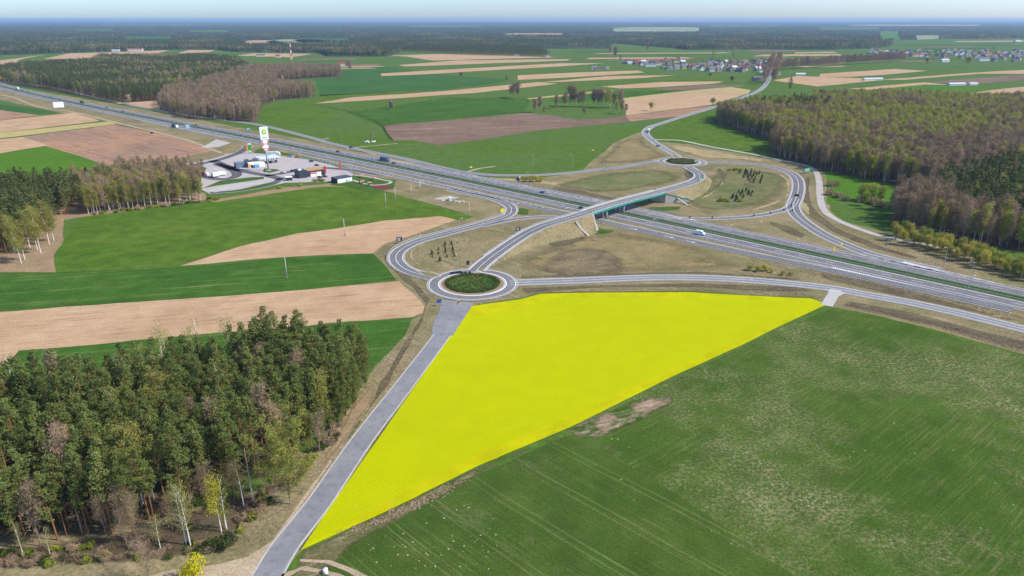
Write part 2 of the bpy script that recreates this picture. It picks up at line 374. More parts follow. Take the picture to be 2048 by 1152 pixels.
# central and far fields
field([(765,251),(913,239),(1054,226),(1100,230),(1153,239.5),(1200,238),(1250,232),(1262,243),(1084,260),(879,291),(821,280),(785,281)], 'brown', 'purplish brown ploughed field in the green plain')
field([(1250,232),(1330,222),(1421,211),(1425,214),(1364,232),(1262,243)], 'brown2', 'reddish ploughed strip beside the road to the village', .07)
field([(1247,200),(1371,186),(1497,187),(1421,210),(1330,221),(1252,231)], 'tan2', 'pinkish tan field beside the road to the village', .05)
field([(1247,196.5),(1371,182),(1462,174),(1502,180),(1497,187),(1371,186),(1247,201)], 'straw', 'straw yellow strip above the pinkish field', .09)
for px, m, lb in [
 ([(629,207),(700,195),(879,183),(1077,164),(1116,167.6),(948,186),(674,205)], 'tan2', 'long narrow tan strip running across the green plain'),
 ([(1036,150.5),(1153,145),(1276,141),(1290,145),(1153,154),(1036,160)], 'tan2', 'tan strip below the white farm'),
 ([(763,147),(879,140),(1118,126.5),(1208,126.5),(1118,133),(1016,138.5),(845,149),(763,152)], 'tan2', 'long tan strip below the forest edge farm'),
 ([(797,130),(913,121),(1142,118),(1136,121),(948,128),(811,133)], 'tan2', 'narrow tan strip with a brown middle below the forest'),
 ([(776,111),(879,108),(1016,111),(1118,114.6),(982,118),(865,121),(845,118),(811,113)], 'tan2', 'pale field against the far pine forest'),
 ([(1084,164),(1221,152),(1351,150.5),(1290,155.6),(1118,164)], 'tan2', 'thin tan strip crossing toward the village'),
 ([(1200,173),(1324,164),(1448,162.6),(1430,167),(1324,174),(1242,177)], 'tan2', 'pinkish strip below the village gardens'),
 ([(1300,178),(1394,171),(1488,169.6),(1483,173),(1347,181)], 'brown', 'dark brown strip below the village gardens'),
 ([(1053,197),(1221,179.5),(1228,182),(1060,198.5)], 'straw', 'narrow straw track strip in the green plain'),
 ([(1640,147.6),(1789,138),(1855,141.7),(1779,148.6),(1704,153.6),(1640,153.6)], 'tan2', 'pinkish strip below the tree row'),
 ([(1546,161),(1594,152),(1741,157),(1751,161.6),(1635,173)], 'tan2', 'pale sandy field at the road bend'),
 ([(1698,177.5),(1849,164.5),(1900,170),(1850,169),(1740,180)], 'tan2', 'narrow pinkish strip above the bright green triangle'),
 ([(1760,159.6),(1939,145.7),(2048,139.7),(2100,139),(2100,147),(2048,147.6),(1958,147.6),(1811,159.6)], 'tan2', 'pinkish strip running to the white barns'),
 ([(1859,163.6),(2048,149.6),(2100,148),(2100,159),(2048,159.6),(1979,165.6),(1899,168.6)], 'brown', 'purplish brown strip near the eastern village'),
 ([(1735,179.5),(1849,167.6),(1979,179.5),(1879,192.5),(1790,190)], 'green_c', 'bright green triangular field behind the leafy wood'),
 ([(1899,191.5),(1987,179.5),(2048,173.5),(2110,172),(2110,198),(2048,197),(1979,198)], 'tan2', 'tan field behind the leafy wood'),
 ([(85,118),(137,106.7),(239,104),(342,100),(308,107.7),(191,118)], 'tan2', 'tan field below the red roofed farm'),
 ([(-60,124),(0,121),(92,109),(44,118),(27,126.5),(0,131.7),(-60,140)], 'tan2', 'tan strip at the forest edge beyond the expressway'),
 ([(352,107.7),(376,100),(431,100),(420,104)], 'tan2', 'small tan field before the far forest'),
 ([(472,111),(506,106.7),(626,107.7),(581,114.6)], 'tan2', 'tan field behind the lattice mast'),
 ([(-60,205),(0,207.7),(114,225),(79,229),(0,220),(-60,214)], 'green_d', 'dark bluish green field beside the white billboard'),
 ([(-60,212),(0,220),(81,230.5),(0,240),(-60,244)], 'brown2', 'reddish brown strip left of the white billboard'),
 ([(-60,247),(0,241),(149,225),(199,242),(0,265.7),(-60,272)], 'tan', 'pale tan field below the white billboard'),
 ([(-60,273),(0,266),(218,243),(234,248),(0,277),(-60,284)], 'straw', 'straw yellow strip above the large brown field'),
 ([(45,273.6),(234,249),(360,277),(434,299),(376,314.6),(222,332),(96,294)], 'brown2', 'large reddish brown field beside the filling station'),
 ([(-60,287),(0,279),(45,274),(95,291),(0,307),(-60,316)], 'tan', 'small tan field left of the large brown field'),
 ([(-60,317),(0,308),(95,293),(222,333),(300,360),(200,380),(0,380),(-60,380)], 'green_c', 'bright green field behind the birch wood'),
 ([(232,207),(318,200),(321,220)], 'tan2', 'small tan corner between expressway and bare wood'),
 ([(520,215),(640,190),(900,180),(1000,176),(880,188),(629,208),(690,240),(520,245)], 'green_a', 'green meadow beside the bare wood'),
 ([(629,150),(760,130),(880,150),(1030,160),(900,178),(640,192)], 'green_d', 'bluish green meadow in the plain'),
 ([(760,252),(690,225),(900,195),(1060,198),(1050,224)], 'green_b', 'darker green strip above the ploughed field'),
 ([(1100,200),(1225,183),(1370,180),(1247,196),(1120,206)], 'green_b', 'dark green strip behind the tree clump'),
 ([(1120,172),(1300,158),(1500,152),(1450,161),(1200,172),(1130,183)], 'green_a', 'green strip in the middle of the far strips'),
 ([(1310,283),(1345,243),(1420,222),(1418,246),(1502,269),(1560,286),(1522,304),(1425,292)], 'green_a', 'green pasture between village road and leafy wood'),
 ([(1652,345),(1775,368),(1846,382),(1800,394),(1700,402),(1655,408)], 'green_c', 'bright green clearing inside the leafy wood'),
]: field(px, m, lb, .05 + .02*(m in ('tan2','straw','tan')))
# random far strips beyond: narrow plots of the plain around the villages
farm = [('tan2','pale'), ('green_b','dark green'), ('green_c','bright green'), ('brown','brown'), ('tan2','pinkish')]
k = 0
for (x0, x1, y0, y1) in [(1120,1480,103,122),(1480,1760,100,128),(1780,2100,82,104),(560,790,118,140),(880,1100,96,100),(1580,1900,118,140)]:
    for i in range(6):
        yy = y0+(y1-y0)*i/6; a = random.uniform(x0, x0+(x1-x0)*.5); b = random.uniform(a+60, x1); hgt = (y1-y0)/6*random.uniform(.45,.85)
        m, lb = random.choice(farm); k += 1
        field([(a,yy),(b,yy-1.2),(b+random.uniform(-25,25),yy-1.2+hgt),(a+random.uniform(-25,25),yy+hgt)], m, 'narrow %s farm strip far out in the plain' % lb, .12+.01*i, group='far narrow farm strips')

# dry verge of the interchange
verge = [(-60,155),(0,170),(205,204),(410,242),(615,280),(811,325),(913,350),(982,356),(1084,356),(1165,343),(1180,325),(1230,285),(1268,268),(1288,262),(1310,284),(1363,285),(1424,298),(1502,311),(1600,331),(1650,346),(1660,420),(1685,442),(1775,466),(1840,484),(1929,500),(2048,520),(2120,530),(2120,740),(2048,709),(1861,657),(1758,632),(1666,614),(1622,594),(1587,593),(1450,586),(1374,581),(1170,583),(1081,585),(1040,596),(946,610),(830,772),(700,956),(604,1100),(560,1152),(530,1200),(380,1200),(450,1120),(560,1010),(650,900),(720,790),(776,706),(811,670),(824,640),(848,626),(849,612),(824,585),(797,562),(786,553),(762,522),(745,507),(770,486),(850,462),(915,440),(947,434),(900,418),(820,397),(760,380),(690,350),(600,330),(520,330),(420,330),(330,345),(230,336),(376,315),(434,299),(360,277),(230,246),(114,224),(0,200),(-60,185)]
sheet('verge', verge, .03, M['dry'], 'dry olive brown grass verge around the interchange', None)
sheet('verge', [(480,1152),(420,1140),(300,1160),(0,1165),(-80,1200),(-80,1060),(0,1050),(200,1040),(420,1010),(560,960),(650,880),(690,830),(745,740),(775,706),(730,800),(650,905),(560,1015)], .045, M['dry'], 'grassy clearing strip between the pine wood and the access road', None)
M['margin'] = ground_mat('weedy_earth', (.15,.125,.06), (.10,.105,.04), (.32,.23,.15), 28, 8, 1.2, .08, .8, 1.2, fvar=(.5,1.5))
soft_sheet('verge', [(540,1230),(602,1101),(700,1056),(780,1020),(950,935),(1060,890),(1065,902),(940,962),(800,1042),(700,1100),(640,1160),(600,1230)], .125, M['margin'], 'rough earthy margin along the lower edge of the yellow plot', amp=1.0)
for px, m, lb in [
 ([(1186,455),(1235,462),(1215,468),(1187,470)], 'lawn', 'green grass triangle beside the bridge abutment'),
 ([(1290,415),(1365,412),(1360,420),(1300,424)], 'lawn', 'green grass strip below the bridge wing wall'),
 ([(1036,415),(1060,418),(1058,430),(1036,430),(1030,424)], 'lawn', 'green wedge between ramp and collector road'),
 ([(1150,470),(1240,462),(1400,490),(1520,545),(1400,545),(1150,552),(1010,545),(1040,510)], 'verge_mound', 'olive grass mound between bridge ramp and side road'),
 ([(1270,268),(1288,264),(1300,292),(1340,312),(1300,322),(1180,332),(1230,286)], 'verge_mound', 'dry grass wedge beside the far roundabout'),
 ([(1340,385),(1420,350),(1440,335),(1540,340),(1585,355),(1580,390),(1540,412),(1450,424),(1370,420)], 'verge_inner', 'greenish rough grass inside the loop ramp'),
 ([(1090,372),(1200,345),(1330,336),(1372,350),(1360,365),(1250,385),(1190,388)], 'verge_inner', 'rough grass between expressway and far roundabout'),
]:
    if m == 'verge_mound' and 'verge_mound' not in M: M['verge_mound'] = ground_mat('olive_grass', (.26,.20,.095), (.20,.165,.075), (.11,.085,.055), 20, 16, 3, .035, .7, .7, third=((.07,.058,.035), .03, .56, .7, .8))
    if m == 'verge_inner' and 'verge_inner' not in M: M['verge_inner'] = ground_mat('rough_grass', (.17,.16,.07), (.115,.135,.05), (.28,.22,.12), 40, 14, 4, .035, .6, .7)
    PZ = globals().get('PZ', .045)+.003; soft_sheet('grass_patch' if m == 'lawn' else 'verge', px, PZ, M[m], lb)
M['ditchb'] = ground_mat('brown_ditch_grass', (.105,.085,.052), (.14,.115,.065), (.24,.19,.12), 0, 9, 2, .06, .7, .8, fvar=(.5,1.5))
M['mound'] = ground_mat('brown_weeds', (.20,.155,.085), (.115,.09,.056), (.26,.20,.11), 15, 14, 2.5, .07, .9, .8, fvar=(.5,1.5), thr=(.45,.6))
M['pale'] = ground_mat('pale_meadow', (.26,.28,.15), (.22,.26,.13), (.32,.30,.18), 5, 300, 20, .004, .5, .3)
M['strawg'] = ground_mat('straw_grass', (.36,.285,.15), (.30,.24,.12), (.20,.16,.08), 0, 9, 2, .06, .7, .8)
for px, m, lb in [
 ([(1085,520),(1120,500),(1170,492),(1215,498),(1250,515),(1265,540),(1240,552),(1120,556),(1060,553)], 'mound', 'brown patch of dead weeds on the olive grass mound'),
 ([(1090,480),(1130,465),(1165,468),(1175,478),(1140,490),(1100,497)], 'ditchb', 'dark weedy patch at the foot of the bridge ramp'),
 ([(1040,552),(1200,548),(1400,543),(1600,556),(1600,561),(1400,548),(1200,553),(1040,557)], 'ditchb', 'dark ditch along the upper side of the side road'),
 ([(1040,575),(1200,569),(1400,566),(1600,574),(1640,584),(1560,584),(1400,575),(1180,577),(1050,588)], 'ditchb', 'dark weedy bank between the side road and the yellow plot'),
 ([(1440,336),(1452,350),(1450,366),(1425,385),(1378,408),(1374,404),(1418,382),(1440,364),(1443,350),(1432,340)], 'ditchb', 'dark ditch curving below the bridge descent'),
 ([(1446,358),(1448,368),(1425,388),(1380,412),(1376,409),(1420,386),(1442,367)], 'strawg', 'straw lined ditch edge below the bridge descent'),
 ([(1372,330),(1390,350),(1392,360),(1380,366),(1368,352)], 'ditchb', 'brown slope inside the bridge descent bend'),
 ([(1530,440),(1575,452),(1612,470),(1605,478),(1580,470),(1545,452)], 'ditchb', 'dark weedy hollow between slip road and curved ramp'),
 ([(1488,366),(1530,376),(1526,381),(1486,371)], 'ditchb', 'dark weed strip between the spruce plantations'),
 ([(1600,395),(1606,360),(1618,352),(1622,400),(1640,430),(1680,458),(1760,492),(1840,515),(1830,519),(1740,495),(1660,462),(1612,425)], 'ditchb', 'dark ditch between the curved ramp and the gravel road'),
 ([(1601,352),(1606,352),(1606,400),(1622,432),(1610,425),(1600,400)], 'strawg', 'straw coloured grass band on the outside of the curved ramp'),
 ([(1555,345),(1583,360),(1580,392),(1555,408),(1500,424),(1500,420),(1550,402),(1572,385),(1572,362)], 'strawg', 'straw coloured grass band on the inside of the curved ramp'),
 ([(880,478),(840,490),(825,505),(828,520),(850,535),(835,530),(818,515),(820,500)], 'strawg', 'straw grass band on the inside of the loop ramp'),
 ([(1690,600),(1760,612),(1861,634),(2060,684),(2060,704),(1861,650),(1758,626),(1690,612)], 'ditchb', 'brown reed bed behind the green field'),
 ([(1640,545),(1760,570),(1900,604),(2060,644),(2060,652),(1860,606),(1740,580),(1640,556)], 'ditchb', 'dark weedy ditch between side road and near carriageway'),
 ([(840,655),(862,600),(830,565),(800,540),(775,510),(768,512),(795,548),(825,575),(850,606),(838,640),(800,700),(750,790),(690,880),(698,880),(760,792),(812,705)], 'ditchb', 'dark ditch along the left side of the access road'),
 ([(690,290),(760,310),(850,330),(960,354),(1050,358),(1120,364),(1118,372),(1000,362),(860,340),(740,312)], 'strawg', 'orange straw verge between the expressway and the service road'),
 ([(1110,372),(1180,385),(1250,398),(1245,404),(1170,392),(1100,378)], 'ditchb', 'dark ditch on the plain side before the bridge'),
 ([(1310,284),(1340,286),(1420,299),(1510,314),(1600,332),(1560,329),(1480,320),(1400,316),(1350,302)], 'strawg', 'sandy dry grass between gravel road and far roundabout'),
 ([(700,820),(725,790),(752,760),(745,800),(712,850),(672,905),(640,940),(650,910)], 'dirt', 'bare sandy bank at the corner of the near wood'),

 ([(602,1102),(700,958),(828,776),(944,613),(938,611),(818,776),(690,960),(592,1104)], 'ditchb', 'dark brown strip between the access road and the yellow plot'),  # narrow brown band, darker than the verge under it
]:
    BZ = globals().get('BZ', .06)+.003; soft_sheet('grass_band', px, BZ, M[m], lb)
# ------------------------------------------------------------------ roads
MARK_Z = .05
def wear_mat():
    t = NT('tyre_wear'); pos = t.n('NewGeometry').outputs['Position']
    d = t.n('BsdfDiffuse'); d.inputs[0].default_value = (.085,.083,.085,1); tr = t.n('BsdfTransparent'); mx = t.n('MixShader')
    t.l(t.ramp(t.noise(pos, .06, 5, .7), .3, .75, .03, .34), mx.inputs[0]); t.l(tr.outputs[0], mx.inputs[1]); t.l(d.outputs[0], mx.inputs[2])
    o = t.n('OutputMaterial'); t.l(mx.outputs[0], o.inputs[0]); return t.m
M['wear'] = wear_mat()
def wear(path, centres, z, parent):
    mb = MB()
    for c in centres:
        for k in (-.85, .85): ribbon(mb, path, c+k+.33, c+k-.33, z)
    tag(mb.build('tyre_wear', M['wear'], parent), None, None, None, 'structure')
def road(name, label, pts, width, mat='asphalt', z=.16, sh=1.0, edge=True, centre='dash', step=3.0, smat='shoulder', path=None):
    path = path or spline([G(*p) if len(p) == 2 else G(p[0], p[1], p[2]) for p in pts], step)
    mb = MB(); ribbon(mb, path, width/2, -width/2, z)
    o = tag(mb.build(name, M[mat]), label, None, None, 'structure')
    if sh:
        mb = MB(); ribbon(mb, path, width/2+sh, -width/2-sh, z-.03)
        tag(mb.build('shoulder', M[smat], o), None, None, None, 'structure')
    if mat in ('asphalt', 'asphalt_new') and width > 5: wear(path, (width/4, -width/4) if width > 5.5 else (0,), z+.02, o)
    mb = MB()
    if edge:
        ribbon(mb, path, width/2-.15, width/2-.42, z+MARK_Z); ribbon(mb, path, -width/2+.42, -width/2+.15, z+MARK_Z)
    if centre == 'dash': dashes(mb, path, 0, .22, z+MARK_Z, 3, 6)
    elif centre == 'solid': ribbon(mb, path, .13, -.13, z+MARK_Z)
    if mb.v: tag(mb.build('road_marking', M['paint'], o), None, None, None, 'structure')
    return path
# expressway centre line: nearly straight at -42 degrees
mpx = [(0,172),(34,180),(137,205),(342,246),(561,287),(674,309),(821,336),(941,362),(1033,384),(1160,412),(1255,432),(1348,450),(1587,502),(1745,533),(2048,593)]
mg = np.array([G(*p)[:2] for p in mpx]); u0 = np.array([math.cos(R(-42)), math.sin(R(-42))]); n0 = np.array([-u0[1], u0[0]])
s_ = mg@u0; t_ = mg@n0; cf = np.polyfit(s_, t_, 3)
s0, s1 = s_.min()-400, s_.max()+120
mway = [Vector((*(u0*s+n0*np.polyval(cf, s)), 0)) for s in np.arange(s0, s1, 12)]
def msub(x0, x1):
    """expressway centre line between two photo columns"""
    a = float(np.interp(x0, [p[0] for p in mpx], s_)); b = float(np.interp(x1, [p[0] for p in mpx], s_))
    return [Vector((*(u0*s+n0*np.polyval(cf, s)), 0)) for s in np.linspace(a, b, max(4, int((b-a)/8)))]
MD = -math.radians(42)
for sgn, lb in ((1, 'far'), (-1, 'near')):
    mb = MB(); a, b = (15.8, 4.2) if sgn > 0 else (-4.2, -15.6)
    ribbon(mb, mway, a, b, .16); o = tag(mb.build('expressway', M['asphalt']), 'grey expressway carriageway on the %s side of the green median' % ('plain' if sgn > 0 else 'filling station'), None, None, 'structure')
    wear(mway, (sgn*6.9, sgn*10.6), .18, o); mb = MB(); c0 = sgn*4.9
    for c in (sgn*4.9, sgn*12.6): ribbon(mb, mway, c+.16, c-.16, .16+MARK_Z)
    dashes(mb, mway, sgn*8.75, .26, .16+MARK_Z, 5, 9)
    tag(mb.build('road_marking', M['paint'], o), None, None, None, 'structure')
    mb = MB(); ribbon(mb, mway, sgn*4.2+(.0 if sgn > 0 else .7), sgn*4.2-(.7 if sgn > 0 else 0), .15); ribbon(mb, mway, sgn*15.7+.9, sgn*15.7-.9, .14)
    tag(mb.build('shoulder', M['shoulder'], o), None, None, None, 'structure')
mb = MB(); ribbon(mb, mway, 3.6, -3.6, .10)
tag(mb.build('median', M['median']), 'green grass median strip between the two expressway carriageways', None, None, 'structure')
def lane(name, label, x0, x1, o0, o1, taper0=0, taper1=0, mat='asphalt', dash=True, z=.13):
    p = msub(x0, x1); n = len(p)
    d = [o0 + (o1-o0)*min(1, (i+.02)/max(1e-6, taper0*n) if taper0 else 1, (n-1-i+.02)/max(1e-6, taper1*n) if taper1 else 1) for i in range(n)]
    lo = [o0]*n
    mb = MB()
    if o1 > o0: ribbon(mb, p, d, lo, z)
    else: ribbon(mb, p, lo, d, z)
    o = tag(mb.build(name, M[mat]), label, None, None, 'structure')
    mb = MB()
    if dash: dashes(mb, p, o0-.25*(1 if o1 > o0 else -1), .42, z+.1, 3, 3)
    e = [x-.5*(1 if o1 > o0 else -1) for x in d]; ribbon(mb, p, [x+.15 for x in e], [x-.15 for x in e], z+.085)
    tag(mb.build('road_marking', M['paint'], o), None, None, None, 'structure')
lane('slip_lane', 'acceleration lane beside the far carriageway left of the bridge', 760, 1330, 15.9, 19.9, .12, .05)
lane('slip_lane', 'acceleration lane beside the far carriageway right of the loop', 1700, 2000, 15.9, 20.4, 0, .5)
lane('slip_lane', 'deceleration lane beside the near carriageway before the filling station', 300, 500, -15.7, -19.8, .35, .02)
# collector road parallel to the near carriageway
_cb = msub(640, 2048); _cx = np.linspace(float(np.interp(640, [p[0] for p in mpx], s_)), float(np.interp(2048, [p[0] for p in mpx], s_)), len(_cb))
coff = list(np.interp(_cx, [float(np.interp(x, [p[0] for p in mpx], s_)) for x in (640,1420,1560,1720,1800,2048)], [-25.3,-25.3,-23.6,-20.4,-19.6,-18.2]))
col = offs(_cb, coff)
cp = road('collector_road', 'two lane collector road parallel to the near carriageway', None, 7.2, path=col, centre=None, edge=True)
_k = int(len(col)*.55); mb = MB(); dashes(mb, col[:_k], 0, .45, .22, 2.5, 3); tag(mb.build('dash_marking', M['paint'], None), 'row of white lane dashes on the collector road', None, None, 'structure')
# arrows and hatching
mb = MB()
for x, off in ((1310,-26.8),(1384,-26.8),(1428,-26.8),(890,17.8),(925,17.8),(1018,17.8),(1155,17.8),(900,-26.8),(1330,14)):
    p = msub(x, x+14)[0]; d = Vector((u0[0], u0[1], 0)); nn = Vector((-d.y, d.x, 0)); c = p+nn*off
    mb.add([c-d*3+nn*.2, c-d*3-nn*.2, c+d*1.2-nn*.2, c+d*1.2-nn*.75, c+d*3.4, c+d*1.2+nn*.75, c+d*1.2+nn*.2], [(0,1,2,3,4,5,6)])
for v in range(len(mb.v)): mb.v[v] = (mb.v[v][0], mb.v[v][1], .235)
tag(mb.build('lane_arrows', M['paint']), 'white direction arrows painted on the expressway lanes', None, None, 'structure')
mb = MB()
for i in range(46):
    for (x0, x1, oa, ob, w0, w1) in ((1690, 1880, -15.4, -15.5, 2.2, .5), (1786, 1890, 16.2, 15.9, 3.6, .4), (1322, 1362, 15.8, 16.0, .3, 2.0)):
        t = i/46; c0, c1 = x0+(x1-x0)*t, x0+(x1-x0)*(t+.012); a0 = oa+(ob-oa)*t; wd = w0+(w1-w0)*t; sg = -1 if oa < 0 else 1
        p = msub(c0, c1); q = msub(c0+(x1-x0)*.016, c1+(x1-x0)*.016)
        q0, q1 = offs([p[0], p[-1]], a0); r0, r1 = offs([q[0], q[-1]], a0+sg*wd); Z = Vector((0,0,.255))
        mb.add([q0+Z, q1+Z, r1+Z, r0+Z], [(0,1,2,3) if sg > 0 else (3,2,1,0)])
tag(mb.build('hatch_marking', M['paint']), 'white hatch stripes painted at the expressway merge noses', None, None, 'structure')
# side roads
acc = road('access_road', 'worn grey access road beside the yellow plot', [(505,1200),(535,1152),(571,1092),(640,1003),(724,881),(806,774),(886,668),(908,632),(918,604)], 6.4, 'asphalt_old', edge=False, centre=None, sh=.55, smat='concrete')
sheet('road_apron', [(866,648),(880,618),(884,600),(948,606),(944,613),(926,640),(905,672),(862,668)], .15, M['asphalt_old'], 'flared asphalt mouth of the access road at the roundabout', None, amp=0)
east = road('side_road', 'two lane side road from the near roundabout along the yellow plot', [(1020,566),(1080,564),(1153,561.5),(1255,557),(1348,555),(1450,558),(1553,565),(1656,576),(1724,588),(1861,614),(2048,659),(2200,700)], 7.0, 'asphalt_old', centre='solid')
road('field_entrance', 'pale concrete field entrance off the side road', [(1672,580),(1664,594),(1653,612)], 5.0, 'concrete', z=.17, edge=False, centre=None, sh=0)
sheet('field_entrance', [(1648,577),(1700,584),(1688,588),(1676,594),(1660,594),(1656,582)], .155, M['concrete'], 'flared concrete mouth of the field entrance', None, amp=0)
loopW = road('ramp', 'loop ramp from the collector road down to the near roundabout', [(900,379),(930,386),(965,393),(1000,402),(1021,414),(1019,428),(992,440),(913,462),(845,480),(811,494),(794,508),(794,524),(813,540),(845,550),(872,557)], 7.6, 'asphalt', centre='solid')
road('ramp', 'ramp joining the loop from under the bridge', [(1190,441),(1132,436),(1084,434),(1040,437),(1005,443),(960,452)], 5.2, 'asphalt', z=.13, centre=None)
road('ramp', 'wide curved ramp from the far roundabout down to the expressway', [(1400,325),(1455,326),(1507,329),(1548,335.5),(1578,345),(1593,357),(1597,374),(1593,394),(1586,413),(1595,432),(1622,454),(1656,474.4),(1707,496.6),(1752,512),(1810,526),(1880,541)], 8.6, 'asphalt', centre='solid')
road('ramp', 'curved slip road inside the loop toward the bridge', [(1591,398),(1582,412),(1562,422),(1502,433),(1416,438),(1359,437),(1325,431),(1300,425)], 5.2, 'asphalt', z=.14, centre=None)
north = road('village_road', 'country road curving from the far roundabout to the village', [(1356,316),(1347,308),(1318,291),(1297,275),(1291,264),(1301,254),(1322,247),(1342,240.5),(1373,231),(1414,219),(1465,202),(1511,185),(1530,171),(1538,157),(1539,147),(1544,133),(1552,124)], 7.0, 'asphalt_old', centre='dash', step=5)
road('service_road', 'service road running parallel to the expressway on the plain side', [(1340,325),(1310,323.5),(1271,329),(1240,335),(1207,338),(1150,345),(1084,350),(1030,351),(982,350),(913,342),(811,318),(674,290),(615,273.6),(513,249),(410,236),(308,219),(205,198),(103,175),(0,163),(-60,157)], 6.0, 'asphalt_old', centre=None, edge=False, step=6)
road('gravel_road', 'pale gravel service road skirting the leafy wood', [(1304,279.5),(1330,280),(1363,281.5),(1424,294),(1502,308),(1548,318),(1609,331),(1631,343),(1638,363),(1640,394),(1648,420),(1669,437),(1707,454),(1758,471),(1827,485),(1929,505),(2048,532),(2150,556)], 4.4, 'gravel', edge=False, centre=None, sh=.3)
road('dirt_track', 'pale dirt track beside the expressway and brown field', [(-60,185),(0,190),(30,196),(75,213),(150,225),(235,246),(310,264),(380,282),(425,300),(456,309)], 4.5, 'sand', edge=False, centre=None, sh=0, step=6)
for i, (a, b, c) in enumerate([((690,299),(720,294),(795,287)), ((930,345),(960,337),(990,333)), ((634,281),(650,278),(658,276))]):
    road('field_track', ['sandy spur track by the white bales', 'sandy spur track by the culvert', 'short sandy spur off the service road'][i], [a, b, c], 3.2, 'sand', edge=False, centre=None, sh=0, z=.1)
sheet('sandy_pullout', [(200,1180),(342,1141),(427,1131),(496,1114),(544,1083),(600,1004),(660,920),(664,924),(608,1004),(560,1076),(530,1152),(505,1200),(300,1200)], .12, M['sand'], 'sandy track joining the access road at the wood', None, amp=.5)
for px in ([(600,1119),(660,1121),(704,1137),(760,1165),(740,1170),(690,1142),(650,1127),(600,1124)], [(560,1150),(610,1133),(680,1148),(730,1175),(710,1178),(650,1148),(600,1141),(560,1165)]):
    sheet('wheel_track', px, .13, M['sand'], 'sandy wheel track leading into the green headland', None, amp=.4, group='wheel tracks at the corner')

# near and far roundabouts
def roundabout(cx, cy, lab, ro=21.4, ra=16.6, ri=14.6):
    c = G(cx, cy)
    def ring(name, r0, r1, z, mat, lb, parent=None, wall=0):
        n = 72; mb = MB(); v = []
        for k in range(n):
            a = 2*math.pi*k/n
            v += [(c.x+r0*math.cos(a), c.y+r0*math.sin(a), z), (c.x+r1*math.cos(a), c.y+r1*math.sin(a), z), (c.x+r1*math.cos(a), c.y+r1*math.sin(a), z-wall)]
        f = [(3*k, 3*k+1, 3*((k+1)%n)+1, 3*((k+1)%n)) for k in range(n)]
        if wall: f += [(3*k+1, 3*k+2, 3*((k+1)%n)+2, 3*((k+1)%n)+1) for k in range(n)]
        mb.add(v, f); o = mb.build(name, M[mat], parent); o['kind'] = 'structure'
        if lb: o['label'] = lb
        return o
    r = ring('roundabout', ra-.1, ro, .20, 'asphalt', 'grey asphalt ring of the ' + lab)
    ring('kerb', ro, ro+.9, .19, 'shoulder', None, r); ring('edge_line', ro-.6, ro-.3, .25, 'paint', None, r)
    ring('apron', ri+.6, ra-.35, .32, 'concrete', None, r, .12); ring('kerb', ra-.35, ra, .34, 'paint', None, r, .14)
    ring('planting_edge', ri-1.5, ri+.6, .30, 'dirt', None, r)
    sheet('roundabout_island', [(c.x+(ri-1.2)*math.cos(2*math.pi*k/40), c.y+(ri-1.2)*math.sin(2*math.pi*k/40), 0) for k in range(40)], .28, M['lawn'], 'planted grass island inside the ' + lab, None, amp=0, world=True)
    return c
RN = roundabout(945, 568, 'near roundabout'); RF = roundabout(1364, 324, 'far roundabout')
for px, lb in [([(835,543),(868,547),(880,552),(866,556),(850,551)], 'loop ramp'), ([(953,541),(972,520),(978,518),(970,532),(964,543)], 'bridge ramp'),
               ([(1345,307),(1352,311),(1358,315.5),(1350,316),(1345,311)], 'village road'), ([(1376,334),(1384,338),(1391,341),(1381,333)], 'bridge descent'), ([(913,603),(930,600),(922,606),(912,612)], 'access road')]:
    sheet('splitter_kerb', [((x-sum(p[0] for p in px)/len(px))*1.22+sum(p[0] for p in px)/len(px), (y-sum(p[1] for p in px)/len(px))*1.22+sum(p[1] for p in px)/len(px)) for x, y in px], .26, M['concrete'], 'pale kerb of the splitter island at the %s mouth' % lb, None, amp=0)
    sheet('splitter_island', px, .32, M['dry'], 'grassy splitter island at the %s mouth' % lb, None, amp=0)
# ------------------------------------------------------------------ bridge road, embankment, overpass
bpts = [(953,541,.1),(962,532,.25),(981,516,.9),(1003,500,1.8),(1026,484,2.9),(1055,466,4.3),(1084,452.5,5.6),(1112,443.5,6.5),(1140,435.5,7),(1172,425.3,7.1),(1202,415.5,7.2),(1250,401.5,7.2),(1296,390,7.1),(1318,384,7),(1340,378.5,6.6),(1368,370,5.4),(1388,363,4),(1399,355,2.6),(1397,347,1.2),(1386,340,.5),(1376,334,.15)]
bpath = spline([G(*p) for p in bpts], 2.5)
A0 = G(1172,425.3,7.1); A1 = G(1318,384,7)
i0 = min(range(len(bpath)), key=lambda i: (bpath[i]-A0).length); i1 = min(range(len(bpath)), key=lambda i: (bpath[i]-A1).length)
BW = 10.2
def sub_road(name, label, path, kind='structure', parent=None):
    mb = MB(); ribbon(mb, path, 3.9, -3.9, .16); o = tag(mb.build(name, M['asphalt'], parent), label, None, None, kind)
    wear(path, (1.8, -1.8), .18, o); mb = MB()
    for c in (3.6, -3.6): ribbon(mb, path, c+.13, c-.13, .21)
    ribbon(mb, path, .12, -.12, .21); tag(mb.build('road_marking', M['paint'], o), None, None, None, 'structure' if kind else None)
    mb = MB(); ribbon(mb, path, 5.0, -5.0, .12); tag(mb.build('shoulder', M['concrete'], o), None, None, None, 'structure' if kind else None)
    return o
sub_road('bridge_ramp', 'road climbing the embankment from the near roundabout to the bridge', bpath[:i0+1])
sub_road('bridge_ramp', 'road curving down from the bridge to the far roundabout', bpath[i1:])
